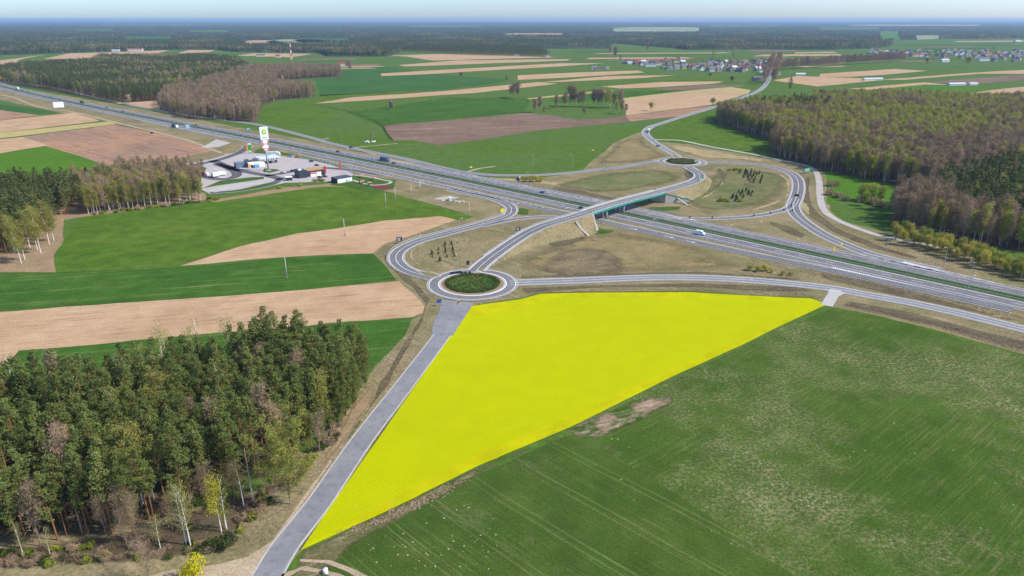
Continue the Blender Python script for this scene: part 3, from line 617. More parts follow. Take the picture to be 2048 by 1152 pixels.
def embank(path, label, clip=None):
    mb = MB(); n = len(path); rows = []
    for i, p in enumerate(path):
        z = max(p.z, 0)
        o = [5.2+1.7*z+.4, 5.2+.85*z, 5.2, -5.2, -5.2-.85*z, -5.2-1.7*z-.4]
        zz = [-.1, z*.52, z+.06, z+.06, z*.52, -.1]
        r = []
        for d, h in zip(o, zz):
            q = offs([path[max(i-1,0)], p, path[min(i+1,n-1)]], d)[1]
            if clip and d < -5.25:
                cc, wd, back = clip; wn_ = Vector((-wd.y, wd.x, 0)); wn_ = wn_ if wn_.dot(back) < 0 else -wn_; k_ = (q-cc).dot(wn_)+.4
                if k_ > 0: q = q + back*(k_/max(.2, -back.dot(wn_)))
            r.append((q.x+.5*mnoise.noise(q*.1), q.y+.5*mnoise.noise(q*.1+Vector((9,0,0))), h))
        rows += r
    mb.add(rows, [(i*6+j, i*6+j+1, (i+1)*6+j+1, (i+1)*6+j) for i in range(n-1) for j in range(5)])
    return tag(mb.build('embankment', M['dry'], smooth=True), label, None, None, 'structure')
dirb = (bpath[i1]-bpath[i0]); dirb.z = 0; Lb = dirb.length; dirb.normalize(); nb = Vector((-dirb.y, dirb.x, 0))
WL, WR = Vector((.12,-1,0)).normalized(), Vector((1,.22,0)).normalized()
embank(bpath[3:i0+1], 'grassy embankment carrying the ramp up to the bridge from the near roundabout', (bpath[i0]-nb*5.3, WL, -dirb))
embank(bpath[i1:-3], 'grassy embankment carrying the ramp down to the far roundabout', (bpath[i1]-nb*5.3, WR, dirb))
deckp = bpath[i0:i1+1]
dirb = (deckp[-1]-deckp[0]); dirb.z = 0; Lb = dirb.length; dirb.normalize(); nb = Vector((-dirb.y, dirb.x, 0))
bridge = empty('overpass_bridge', Vector((deckp[0].x, deckp[0].y, 0))); B0 = bridge.location.copy()
tag(bridge, 'concrete road overpass with green steel edge beam crossing the expressway', 'bridge')
def local(path): return [p-B0 for p in path]
dl = local(deckp)
mb = MB(); n = len(dl)
for a, b in ((5.1, -5.1),):
    pa = offs(dl, a, .05); pb = offs(dl, b, .05); pc = offs(dl, b+.6, -1.15); pd = offs(dl, a-.6, -1.15)
    v = pa+pb+pc+pd
    mb.add(v, [(i, i+1, n+i+1, n+i)[::-1] for i in range(n-1)]+[(n+i, n+i+1, 2*n+i+1, 2*n+i)[::-1] for i in range(n-1)]+[(2*n+i, 2*n+i+1, 3*n+i+1, 3*n+i)[::-1] for i in range(n-1)]+[(3*n+i, 3*n+i+1, i+1, i)[::-1] for i in range(n-1)])
mb.build('deck', M['concrete'], bridge)
mb = MB(); ribbon(mb, dl, 3.9, -3.9, .16); o = mb.build('carriageway', M['asphalt'], bridge)
mb = MB()
for c in (3.6, -3.6, 0): ribbon(mb, dl, c+.13, c-.13, .21)
mb.build('road_marking', M['paint'], o)
for sg in (1, -1):
    mb = MB(); c = sg*5.12
    q = [offs(dl, c+sg*.12, .30), offs(dl, c+sg*.12, -.65), offs(dl, c-sg*.02, -.65), offs(dl, c-sg*.02, .30)]
    v = sum(q, []); mb.add(v, [(k*n+i, k*n+i+1, ((k+1)%4)*n+i+1, ((k+1)%4)*n+i) for k in range(4) for i in range(n-1)])
    mb.build('edge_beam', M['green_steel'], bridge)
    mb = MB(); post = MB(); pp = offs(dl, sg*4.9, .2)
    for h in (.45, .75, 1.1): mb.tube([p+Vector((0,0,h)) for p in pp], .05, 4)
    r_ = mb.build('railing', M['steel'], bridge)
    for p in pp: post.box((p.x, p.y, p.z+.55), (.22,.22,1.1), math.atan2(dirb.y, dirb.x))
    tag(post.build('railing_posts', M['white'], r_), None, None, None, 'stuff')
mb = MB(); q = [offs(dl, 4.5, .1), offs(dl, 4.5, .95), offs(dl, 4.25, .95), offs(dl, 4.25, .1)]
mb.add(sum(q, []), [(k*n+i, k*n+i+1, ((k+1)%4)*n+i+1, ((k+1)%4)*n+i) for k in range(4) for i in range(n-1)]); mb.build('parapet', M['concrete'], bridge)
# piers on the median, at the collector strip and at the far side
def on_bridge(off):                     # bridge point above a given expressway offset
    best = min(range(n), key=lambda i: abs(moff(deckp[i])-off)); return dl[best]
def moff(p):
    s = p.x*u0[0]+p.y*u0[1]; return p.x*n0[0]+p.y*n0[1]-np.polyval(cf, s)
for off in (0.0, -18.6):
    p = on_bridge(off)
    for k in (-3.2, 0, 3.2):
        q = p+nb*k; mb = MB(); mb.tube([(q.x,q.y,-.2),(q.x,q.y,p.z-1.0)], .5, 10); mb.build('pier', M['concrete'], bridge, smooth=True)
    mb = MB(); mb.box((p.x, p.y, p.z-1.25), (1.2, 8.6, .5), math.atan2(dirb.y, dirb.x)); mb.build('crossbeam', M['concrete'], bridge)
for e, sg, wl in ((dl[0], 1, None), (dl[-1], -1, None)):
    mb = MB(); c = e - dirb*sg*.6; mb.box((c.x, c.y, (e.z-.1)/2-.2), (1.2, 10.6, e.z-.1), math.atan2(dirb.y, dirb.x)); mb.build('abutment', M['concrete'], bridge)
def wing(e, side, d, L, cop='green_steel'):
    c = e + nb*side*5.3; d = Vector(d).normalized(); nn = Vector((-d.y, d.x, 0))*.4
    prof = [(0, e.z+.1), (.15, e.z-.2), (L*.55, e.z*.42), (L*.75, e.z*.38), (L, .5), (L, -.2), (0, -.2)]
    k = len(prof); v = [c+d*s+nn+Vector((0,0,h-c.z)) for s, h in prof]+[c+d*s-nn+Vector((0,0,h-c.z)) for s, h in prof]
    mb = MB(); mb.add(v, [tuple(range(k)), tuple(range(2*k-1, k-1, -1))]+[(i, (i+1)%k, k+(i+1)%k, k+i)[::-1] for i in range(k)])
    w_ = mb.build('wing_wall', M['concrete'], bridge)
    mb = MB()
    for (s, h), (s2, h2) in zip(prof[1:4], prof[2:5]):
        a, b = c+d*s, c+d*s2; a.z, b.z = h, h2
        v = [a+nn*1.6, b+nn*1.6, b-nn*1.6, a-nn*1.6]; up = Vector((0,0,.35))
        mb.add([x for x in v]+[x+up for x in v], [(3,2,1,0),(4,5,6,7),(0,1,5,4),(1,2,6,5),(2,3,7,6),(3,0,4,7)])
    mb.build('coping', M[cop], w_)
wing(dl[0], -1, WL, 14, 'concrete'); wing(dl[-1], -1, WR, 21); wing(dl[0], 1, (-1,.1,0), 14); wing(dl[-1], 1, (-.1,1,0), 14)
# concrete stair flights on the embankment
for a, m_, b, lb in [((1152,443,6.6),(1163,459,2.8),(1177,472,.1), 'near'), ((1343,383,6.2),(1356,397,3.0),(1374,410,.1), 'far')]:
    p = [G(*a), G(*m_), G(*b)]; mb = MB()
    for q0, q1 in zip(p, p[1:]):
        k = 9
        for i in range(k):
            c = q0+(q1-q0)*((i+.5)/k); dd = q1-q0; mb.box((c.x, c.y, c.z), (math.hypot(dd.x, dd.y)/k*1.15, 1.5, .5), math.atan2(dd.y, dd.x))
    tag(mb.build('embankment_stairs', M['concrete']), 'pale concrete stairs running down the embankment at the %s end of the bridge' % lb, 'stairs', 'embankment stairs')

# ------------------------------------------------------------------ crash barriers
def guard_rail(path, label, side=0, dz=0):
    o = offs(path, side, dz); base = o[0].copy(); base.z = 0
    r = empty('guard_rail', base); tag(r, label, 'guard rail', 'crash barriers')
    o = [p-base for p in o]; mb = MB()
    q = [[p+Vector((0,0,.45)) for p in o], [p+Vector((0,0,.80)) for p in o]]
    q2 = offs(q[0], .12), offs(q[1], .12); k = len(o); v = q[0]+q[1]+list(q2[1])+list(q2[0])
    mb.add(v, [(j*k+i, j*k+i+1, ((j+1)%4)*k+i+1, ((j+1)%4)*k+i) for j in range(4) for i in range(k-1)])
    mb.build('rail', M['steel'], r); mb = MB()
    for p in o[::2]: mb.box((p.x, p.y, p.z+.3), (.12,.12,.7))
    tag(mb.build('posts', M['dsteel'], r), None, None, None, 'stuff')
guard_rail(mway, 'steel crash barrier on the plain side of the green median', 2.6, .1); guard_rail(mway, 'steel crash barrier on the filling station side of the green median', -2.6, .1)
guard_rail(msub(640, 1640), 'crash barrier between near carriageway and collector road', -17.2, .1)
guard_rail(col[len(col)//2:], 'crash barrier on the outer edge of the collector road', -4.6, .1)
guard_rail(msub(600, 1330), 'crash barrier beside the far carriageway left of the bridge', 21.0, .1)
guard_rail(loopW[len(loopW)//3:], 'crash barrier around the outside of the loop ramp', 5.0, .1) if False else guard_rail(loopW[len(loopW)//3:], 'crash barrier around the outside of the loop ramp', -5.0, .1)
guard_rail(bpath[6:i0], 'crash barrier on the upper side of the climbing bridge ramp', 4.7, .1); guard_rail(bpath[6:i0], 'crash barrier on the lower side of the climbing bridge ramp', -4.7, .1)
guard_rail(bpath[i1+1:-5], 'crash barrier on the upper side of the descending bridge ramp', 4.7, .1); guard_rail(bpath[i1+1:-5], 'crash barrier on the outer side of the descending bridge ramp', -4.7, .1)

# ------------------------------------------------------------------ street furniture: lamps, poles, signs
def lamp(x, y, h, rz, label, group='street lamps', arm=2.0, mat='steel'):
    r = empty('street_lamp', G(x, y), rz); tag(r, label, 'street lamp', group)
    mb = MB(); mb.tube([(0,0,0),(0,0,h*.5),(0,0,h)], [.14,.11,.08], 6); mb.build('pole', M[mat], r)
    mb = MB(); mb.tube([(0,0,h),(arm*.4,0,h+.35),(arm,0,h+.45)], .06, 5); a = mb.build('arm', M[mat], r)
    mb = MB(); mb.box((arm+.25,0,h+.42), (.9,.35,.16), taper=.7); mb.build('lamp_head', M['white'], r)
    mb = MB(); mb.box((0,0,.1), (.5,.5,.25)); mb.build('base', M['conc_pole'], r)
for x, y, lb in [(875,384,'standing by the gravel pad beside the collector road'),(1743,556,'at the nose of the near merge hatching'),(1932,592,'beside the right end of the near carriageway'),(1772,508,'at the nose of the curved ramp'),
                 (1888,530,'at the young tree row beside the far carriageway'),(1941,562,'beside the far carriageway past the young trees'),(1592,517,'between collector road and near carriageway'),(1464,482,'behind the white van on the expressway'),(1312,470,'at the collector road right of the bridge'),
                 (1441,443,'beside the slip road inside the loop'),(1461,424,'at the spruce plantation edge'),(1495,340,'above the spruce plantation on the wide ramp'),(1553,343,'on the wide ramp bend'),(1430,337,'by the ditch of the far roundabout'),
                 (1145,331,'in the green field beside the far roundabout road'),(1066,332,'beside the field near the yellow willow'),(915,543,'at the bridge mouth of the near roundabout'),(1092,455,'on the climbing bridge ramp'),(850,505,'inside the loop ramp by the young spruces'),(1056,372,'beside the yellow willow'),(702,352,'at the filling station exit'),(704,345,'by the picnic lawn'),(1206,447,'under the bridge beside the collector road'),(919,470,'on the inner side of the loop ramp'),(1006,462,'on the slope between loop ramp and bridge ramp'),(1130,447,'beside the ramp under the bridge')]:
    lamp(x, y, 9.5, random.uniform(0, 6.3), 'slim galvanised street lamp ' + lb)
def power_pole(x, y, h, label):
    r = empty('power_pole', G(x, y), R(20)); tag(r, label, 'power pole', 'power line poles')
    mb = MB(); mb.tube([(0,0,0),(0,0,h)], [.22,.13], 8); mb.build('pole', M['conc_pole'], r, smooth=True)
    mb = MB(); mb.box((0,0,h-.35), (2.2,.14,.14)); c = mb.build('crossarm', M['dsteel'], r)
    for k in (-1, 0, 1):
        mb = MB(); mb.tube([(k*.95,0,h-.28),(k*.95,0,h+.05)], .07, 6); mb.build('insulator', M['dsteel'], c)
    mb = MB(); mb.box((0,0,.06), (1.3,1.3,.12)); mb.build('footing', M['dirt'], r)
for x, y, h, lb in [(395,686,10.5,'in the dark green strip behind the pine wood'),(574,555,10.5,'in the dark green strip above the long tan strip'),(690,472,10.5,'on the tapering tan strip'),(772,416,10.5,'in the green field below the picnic lawn'),(791,404,10,'at the green field edge below the red play area'),
                    (823,394,10,'on the dry verge left of the gravel pad'),(939,437,11,'at the tip of the green field by the loop ramp')]:
    power_pole(x, y, h, 'pale concrete power pole ' + lb)
def board(x, y, wd, ht, zc, face, label, cat='sign', rz=0, legs=2, name='road_sign', group=None, back='dsteel', deco=None):
    r = empty(name, G(x, y), rz+R(22)); tag(r, label, cat, group)
    fm = face if not isinstance(face, tuple) else plain('sign_face', face, .5, .3, var=.05)
    for k in ([-.3, .3] if legs == 2 else [0]):
        mb = MB(); mb.tube([(k*wd,0,0),(k*wd,0,zc-ht/2+.1)], .07, 6); mb.build('post', M['steel'], r)
    mb = MB(); mb.box((0,-.06,zc), (wd,.08,ht)); p = mb.build('panel', fm, r)
    mb = MB(); mb.box((0,.02,zc), (wd*.98,.06,ht*.96)); mb.build('panel_back', M[back], r)
    if deco: deco(r, p, wd, ht, zc)
    return r
def lines(r, p, wd, ht, zc):
    for i, (w_, dz) in enumerate(((.6,.24),(.45,0),(.55,-.24))):
        mb = MB(); mb.box((-.05*wd,-.125,zc+dz*ht), (wd*w_,.03,ht*.1)); mb.build('lettering', M['paint'], p)
GS = (.01,.22,.13); NV = (.012,.02,.06)
board(1614,347,10,3.2,3.0,GS,'large green direction sign beside the wide curved ramp',deco=lines,rz=R(8)); board(1400,368,5,3,3.6,GS,'green direction sign on the outside of the bridge descent bend',deco=lines)
board(1391,328,3.4,2.2,2.6,GS,'small green sign at the edge of the far roundabout island',deco=lines); board(1208,341,3.0,1.8,2.4,GS,'small green sign beside the road west of the far roundabout',deco=lines)
board(498,264,7,2.6,3.6,(.02,.24,.18),'teal green direction sign beside the far carriageway near the filling station',deco=lines)
board(377,262,5,5.5,5,(.20,.36,.46),'blue and white overhead sign board at the expressway exit',deco=lines)
board(799,487,3.2,2.6,2.6,NV,'dark navy sign board on the outside of the loop ramp',deco=lines); board(1036,467,3.0,2.4,2.8,NV,'dark navy sign board on the slope above the bridge ramp',deco=lines)
board(878,612,2.0,1.8,2.4,(.03,.07,.28),'small blue sign at the mouth of the access road'); board(936,534,1.6,2.2,2.3,NV,'small dark sign between loop ramp and bridge ramp')
board(1005,430,2.4,2.4,3.0,(.80,.72,.0),'yellow curve warning sign inside the bend of the collector ramp',legs=1)
board(1667,505,1.4,1.8,2,(.75,.5,.0),'small orange board at the far carriageway edge'); board(1682,495,1.4,1.4,2,(.75,.55,.0),'small orange board on the bank under the curved ramp')
board(744,322,1.6,2.0,2,(.05,.22,.40),'small blue sign beside the collector road and street lamp',legs=1); board(840,376,3,2.4,2.6,(.22,.36,.45),'pale blue sign seen side-on beside the collector road',legs=1,rz=R(60))
board(119,219,13,7.5,6.5,M['white'],'large blank white billboard on the bank beside the dirt track','billboard',name='billboard',rz=R(14))
board(8,163,10,6,8,(.85,.55,.0),'yellow board on a white post beside the far end of the expressway','billboard',name='billboard',legs=1)
for x, y, lb in ((1186,302.5,'orange marker in the green field corner'),(942,337,'yellow-green marker post at the sandy spur')):
    board(x, y, 2.2, 1.2, 1.2, (.75,.42,.01) if x > 1000 else (.6,.8,.1), lb+' beside the service road', legs=1, name='marker_board')
# small chevron boards on the slip road
for i, (x, y) in enumerate([(1379,438),(1424,439),(1507,434),(1540,429),(1567,423),(1582,414),(1584,424)]):
    board(x, y, 1.1, 1.3, 1.3, NV, 'small dark delineator board on the outside of the slip road', legs=1, group='delineator boards on the slip road', name='delineator_board')
for i, (x, y) in enumerate([(924,549.5),(931,549),(939,548.5)]):
    board(x, y, 1.6, 1.0, 1.0, NV, 'dark chevron board on the rim of the near roundabout island', legs=1, group='chevron boards on the near roundabout', name='chevron_board')
board(911,549,6.0,1.2,1.0,NV,'long dark chevron board on the rim of the near roundabout')

# ------------------------------------------------------------------ vehicles
def paintm(name, c): return plain(name, c, .28, .5, var=.03)
def heading(p):                          # direction along the expressway
    return MD
def car(x, y, rz, colr, label, kind='car', z=.17, scale=1.0, group='vehicles on the roads', loc=None):
    r = empty({'car':'car','van':'delivery_van','truck':'truck','coach':'coach'}[kind], loc or (G(x, y)+Vector((0,0,z))), rz, scale); tag(r, label, {'car':'car','van':'van','truck':'truck','coach':'bus'}[kind], group)
    pm = paintm('paint_'+kind, colr)
    def hull(prof, wd, name, mat, parent, inset=0.0):
        k = len(prof); v = [(a, -wd/2+(inset if h > 1.0 else 0), h) for a, h in prof]+[(a, wd/2-(inset if h > 1.0 else 0), h) for a, h in prof]
        mb = MB(); mb.add(v, [tuple(range(k)), tuple(range(2*k-1, k-1, -1))]+[(i, (i+1)%k, k+(i+1)%k, k+i)[::-1] for i in range(k)])
        return mb.build(name, mat, parent)
    def wheels(xs, wd, rad):
        for a in xs:
            for s in (-1, 1):
                mb = MB(); mb.tube([(a, s*(wd/2-.22), rad), (a, s*(wd/2+.02), rad)], rad, 12); q = mb.build('wheel', M['black'], r)
                mb = MB(); mb.tube([(a, s*(wd/2), rad), (a, s*(wd/2+.035), rad)], rad*.55, 8); mb.build('rim', M['steel'], q)
    if kind == 'car':
        b = hull([(-2.15,.35),(-2.2,.8),(-2.05,.95),(-1.0,.98),(.95,.98),(1.95,.82),(2.15,.6),(2.1,.3)], 1.78, 'body', pm, r)
        hull([(-1.95,.93),(-1.45,1.42),(.1,1.46),(1.05,.93)], 1.62, 'windows', M['glass'], r, .12)
        hull([(-1.5,1.40),(-1.42,1.49),(.08,1.52),(.2,1.42)], 1.45, 'roof', pm, r)
        wheels((-1.32, 1.32), 1.78, .33)
        for s in (-1, 1):
            mb = MB(); mb.box((2.1, s*.62, .68), (.12,.34,.16)); mb.build('headlight', M['steel'], r)
            mb = MB(); mb.box((-2.17, s*.66, .76), (.1,.3,.18)); mb.build('tail_light', paintm('tail_red', (.45,.01,.01)), r)
    elif kind == 'van':
        hull([(-2.9,.4),(-2.95,1.2),(-2.85,2.55),(1.1,2.6),(1.75,1.75),(2.7,1.35),(2.9,.9),(2.85,.35)], 2.0, 'body', pm, r, .08)
        hull([(1.12,2.45),(1.82,1.72),(1.72,1.62),(1.0,2.35)], 1.9, 'windscreen', M['glass'], r)
        for s in (-1, 1):
            mb = MB(); mb.add([(.35,s*1.005,1.55),(1.5,s*1.005,1.55),(1.05,s*.95,2.25),(.35,s*.95,2.25)], [(0,1,2,3) if s < 0 else (3,2,1,0)]); mb.build('side_window', M['glass'], r)
            mb = MB(); mb.box((2.82, s*.75, .95), (.14,.35,.28)); mb.build('headlight', M['steel'], r)
        mb = MB(); mb.box((2.86,0,.5), (.16,2.0,.3)); mb.build('bumper', M['dsteel'], r)
        wheels((-1.8, 1.9), 2.0, .36)
    else:
        L = 10.5 if kind == 'truck' else 11.5
        mb = MB(); mb.box((-1.2 if kind == 'truck' else 0, 0, 2.35), (L, 2.5, 2.7)); tr = mb.build('cargo_box' if kind == 'truck' else 'body', pm, r)
        mb = MB(); mb.box((-.6,0,.85), (L+1.5,2.0,.35)); mb.build('chassis', M['black'], r)
        if kind == 'truck':
            hull([(4.3,.5),(4.3,3.2),(5.6,3.2),(6.4,2.2),(6.5,.5)], 2.45, 'cab', paintm('cab_white', (.75,.76,.78)), r)
            hull([(5.7,3.05),(6.45,2.1),(6.42,2.0),(5.6,2.95)], 2.3, 'windscreen', M['glass'], r)
            wheels((5.2, -4.6, -3.4, -5.7), 2.5, .5)
        else:
            for s in (-1, 1):
                mb = MB(); mb.box((0, s*1.255, 2.75), (L*.94,.03,1.0)); mb.build('side_windows', M['glass'], r)
            mb = MB(); mb.box((L/2,0,2.4), (.04,2.3,1.6)); mb.build('windscreen', M['glass'], r)
            wheels((-3.6, 3.9), 2.5, .5)
    return r
car(1400,470,MD,(.78,.82,.84),'white delivery van on the near carriageway right of the bridge','van')
car(1085,386,MD+math.pi,(.06,.22,.42),'blue car on the far carriageway left of the bridge')
car(768,322,MD+math.pi,(.09,.13,.18),'dark grey blue box truck on the far carriageway opposite the picnic lawn','truck')
car(787,327.5,MD+math.pi,(.05,.09,.13),'dark blue car following the box truck on the far carriageway')
car(676,304.5,MD,(.03,.03,.035),'black car on the far carriageway near the sandy spur')
car(392,251,MD+math.pi,(.03,.03,.04),'black car on the far carriageway left of the teal sign'); car(350,255,MD,(.03,.06,.10),'dark truck on the near carriageway before the exit','truck')
car(246,223.5,MD,(.04,.04,.05),'dark car on the far carriageway by the lone tree'); car(213,216,MD,(.05,.05,.05),'grey black car on the far carriageway past the tan corner')
car(164,206.5,MD+math.pi,(.05,.06,.07),'dark lorry on the far carriageway above the white billboard','truck'); car(102,195,MD,(.04,.04,.05),'small black car on the expressway left of the billboard')
car(56,183.5,MD,(.05,.04,.04),'dark car behind the pale car transporter'); car(46,182,MD,(.06,.06,.07),'grey car close behind the pale car transporter')
car(35,178.5,MD,(.60,.66,.70),'pale car transporter at the far end of the expressway','truck')
car(1163,418,MD,(.02,.03,.04),'black car about to pass under the bridge')
car(1594,392,R(92),(.03,.04,.06),'dark car on the wide curved ramp'); car(1295,266,R(80),(.05,.06,.07),'dark car leading a white lorry on the village road bend')
car(1297,263,R(75),(.75,.75,.75),'white lorry on the village road bend','truck',scale=.8)
car(1316,293,R(118),(.02,.05,.16),'dark blue car on the village road before the far roundabout'); car(1309,324,R(195),(.78,.78,.78),'white car leaving the far roundabout toward the service road')
car(304,267,R(-32),(.02,.02,.02),'black car on the pale dirt track beside the brown field')
car(702,295.5,MD,(.03,.03,.03),'black car on the service road beside the black expressway car')

# ------------------------------------------------------------------ filling station
sheet('forecourt', [(320,336),(425,318),(456,308),(488,302),(520,306),(566,313),(620,320),(660,329),(697,343),(713,352),(660,363),(570,366),(534,374),(420,388),(400,378),(330,347)], .08, M['paving'], 'pale paved yard of the filling station', None, amp=0)
for pts, wd, lb in [([(330,340),(400,328),(440,319),(470,309),(488,300),(497,291)], 8, 'entry lane'), ([(425,321),(465,337),(505,346),(537,352),(566,359)], 8, 'cross lane'), ([(530,352),(565,347),(600,340),(640,336),(700,340),(760,350)], 7, 'exit lane'), ([(395,348),(425,357),(455,358),(474,350),(462,338),(432,328)], 8, 'lorry parking lane'), ([(420,386),(480,381),(540,370),(562,357)], 6, 'rear lane')]:
    road('station_lane', 'dark asphalt %s of the filling station' % lb, pts, wd, 'asphalt_new', z=.125, sh=.9, edge=False, centre=None, smat='concrete')
for px, m, lb in [([(391,341),(398,333),(414,336),(409,343)], 'lawn', 'small grass island in the lorry park'), ([(405,377),(440,362),(500,355),(527,354),(528,358),(480,365),(430,372)], 'lawn', 'long grass island beside the parking strip'),
                  ([(412,382),(440,374),(520,363),(535,359),(528,366),(480,376),(430,385)], 'concrete', 'pale parking strip between grass islands'), ([(440,385),(480,379),(545,364),(549,367),(535,371),(480,383)], 'lawn', 'lower curved grass island of the station'),
                  ([(526,344),(528,337),(555,339),(560,341),(540,346)], 'lawn', 'grass triangle at the foot of the tall sign'), ([(505,306),(520,297),(600,311),(700,336),(660,329),(590,312)], 'lawn', 'grass strip between forecourt and expressway'),
                  ([(440,310),(455,293),(485,290),(480,300),(460,306)], 'verge_mound', 'dry grass island at the station entry'), ([(410,350),(430,336),(452,340),(440,356)], 'concrete', 'pale lorry parking slab'),
                  ([(402,296),(432,279),(462,286),(436,295)], 'gravel', 'gravel turning pad at the dirt track'),
                  ([(657,370),(700,361),(706,350),(722,351),(792,361),(787,378),(740,386),(700,374)], 'lawn', 'picnic lawn beside the low white building'), ([(743,374),(760,370),(786,375),(775,379),(750,378.5)], 'play', 'dark red play surface on the picnic lawn'),
                  ([(405,402),(480,391),(560,376),(660,367),(700,374),(650,373),(600,379),(520,391),(430,404)], 'dirt', 'band of bare earth and scrub below the station'),
                  ([(867,398),(890,393),(920,395),(905,399),(875,400)], 'gravel', 'pale gravel pad beside the collector road'), ([(560,286),(760,330),(950,353),(950,349),(800,322),(650,290)], 'dirt', 'orange bare earth band beside the far carriageway')]:
    if m == 'play': M['play'] = plain('red_rubber', (.17,.03,.035), .9, .1)
    SZ = globals().get('SZ', .15)+.006; sheet('station_surface', px, SZ if m != 'dirt' else .058, M[m], lb, None, amp=.25)
road('picnic_path', 'pale paved path round the picnic lawn', [(708,351),(735,354),(760,359),(782,364),(772,369),(745,371),(725,367),(706,361)], 2.4, 'concrete', z=.29, sh=0, edge=False, centre=None)
NAVY = plain('anthracite_cladding', (.035,.045,.055), .5, .3, var=.1); ROOFD = plain('dark_roof_membrane', (.07,.08,.09), .8, .2); WOOD = plain('timber_cladding', (.45,.27,.10), .7, .2)
def frame3(C, A, B):
    c = G(*C); a = G(*A)-c; b = G(*B)-c; L = a.length; u = a.normalized(); v = Vector((-u.y, u.x, 0)); return c, math.atan2(u.y, u.x), L, abs(b.dot(v)) if abs(b.dot(v)) > 3 else b.length
def bld(name, C, A, depth, label, cat='building'):
    c = G(*C); a = G(*A)-c; r = empty(name, c, math.atan2(a.y, a.x)); tag(r, label, cat); return r, a.length
r, L = bld('station_shop', (497,336), (520,333.5), 12, 'white filling station shop with dark flat roof and glazed side')
for nm, c, d, m in [('wall', (L/2,6,2.6), (L,12,5.2), M['white']), ('roof', (L/2,6,5.35), (L+.5,12.5,.35), ROOFD), ('roof_unit', (L*.4,7,5.9), (3,2,.9), M['steel']), ('glazing', (-.06,6,2.2), (.1,10.5,3.2), M['glass']), ('side_wing', (-4.5,8,2.1), (8.8,7,4.2), plain('blue_grey_cladding', (.14,.18,.24), .5, .3)), ('annex', (L+2.4,3,1.6), (4.6,6,3.2), M['white']), ('accent_panel', (.9,-.08,1.8), (1.4,.12,3.4), plain('orange_panel', (.7,.36,.05), .5, .3)), ('kiosk', (L*.65,-2.2,1.3), (4,3,2.6), plain('blue_panel', (.12,.3,.5), .5, .3)), ('door', (L*.3,-.06,1.2), (2,.1,2.4), M['glass'])]:
    mb = MB(); mb.box(c, d); mb.build(nm, m, r)
r, L = bld('fuel_canopy', (521,331), (562,325.5), 12, 'pale mint flat fuel canopy over dark pumps beside the shop', 'canopy')
mb = MB(); mb.box((L/2,6,5.6), (L,13,.8)); mb.build('roof', plain('mint_canopy', (.55,.66,.58), .5, .3), r)
for i in range(4):
    for y in (2.5, 9.5):
        mb = MB(); mb.box((L*(i+.5)/4,y,2.6), (.45,.45,5.2)); mb.build('column', M['dsteel'], r)
    mb = MB(); mb.box((L*(i+.5)/4,5,.95), (1.1,2.2,1.9)); mb.build('fuel_pump', NAVY, r)
r, L = bld('restaurant', (601,356), (651,350), 12, 'dark grey fast food restaurant with timber roof edge and white entrance panels')
for nm, c, d, m in [('wall', (L/2,5.5,2.4), (L,11,4.8), NAVY), ('roof', (L*.6,5.5,4.95), (L*.8,10.6,.3), WOOD), ('tall_front', (L*.09,3.5,3.0), (L*.34,11,6.0), NAVY), ('roof_unit', (L*.12,5,6.5), (3.4,2.6,1.2), M['steel']), ('roof_unit', (L*.02,2,6.4), (2.4,2.4,1.0), M['white']), ('roof_unit', (L*.24,3,6.4), (2.4,2.4,1.0), M['steel']), ('entrance_panel', (L*.52,-.1,1.7), (4.6,.2,3.4), M['white']), ('entrance_panel', (L*.74,-.1,1.7), (3.8,.2,3.4), M['white']), ('red_panel', (L*.52,-.22,2.7), (4.4,.1,1.0), plain('red_panel', (.55,.02,.03), .5, .3)), ('doorway', (L*.63,-.08,1.3), (2.2,.14,2.6), M['glass']), ('window', (L*.9,-.08,2.0), (2.6,.14,2.0), M['glass']), ('window', (L+.08,5,2.0), (.14,5,2.0), M['glass'])]:
    mb = MB(); mb.box(c, d); mb.build(nm, m, r)
r, L = bld('service_building', (675.6,367.5), (704.5,362.5), 9, 'low flat roofed building with white wall and dark end beside the picnic lawn')
for nm, c, d, m in [('wall', (L/2,4.5,1.8), (L,9,3.6), M['white']), ('end_wall', (-.1,4.5,1.85), (.25,9.1,3.7), NAVY), ('roof', (L/2,4.5,3.75), (L+.6,9.6,.35), ROOFD), ('door', (L*.62,-.06,1.05), (1.0,.1,2.1), M['dsteel']), ('vent', (L*.78,-.12,1.2), (.9,.25,.7), M['dsteel']), ('window', (-.26,5,1.9), (.1,2.6,1.5), M['glass'])]:
    mb = MB(); mb.box(c, d); mb.build(nm, m, r)
r, L = bld('drive_kiosk', (573,362), (585,361), 4, 'small dark kiosk with pale roof beside the drive-through lane')
for nm, c, d, m in [('wall', (L/2,2,1.3), (L,4,2.6), NAVY), ('roof', (L/2,2,2.75), (L+.6,4.6,.25), M['white']), ('window', (L/2,-.05,1.6), (L*.6,.1,.8), M['glass'])]:
    mb = MB(); mb.box(c, d); mb.build(nm, m, r)
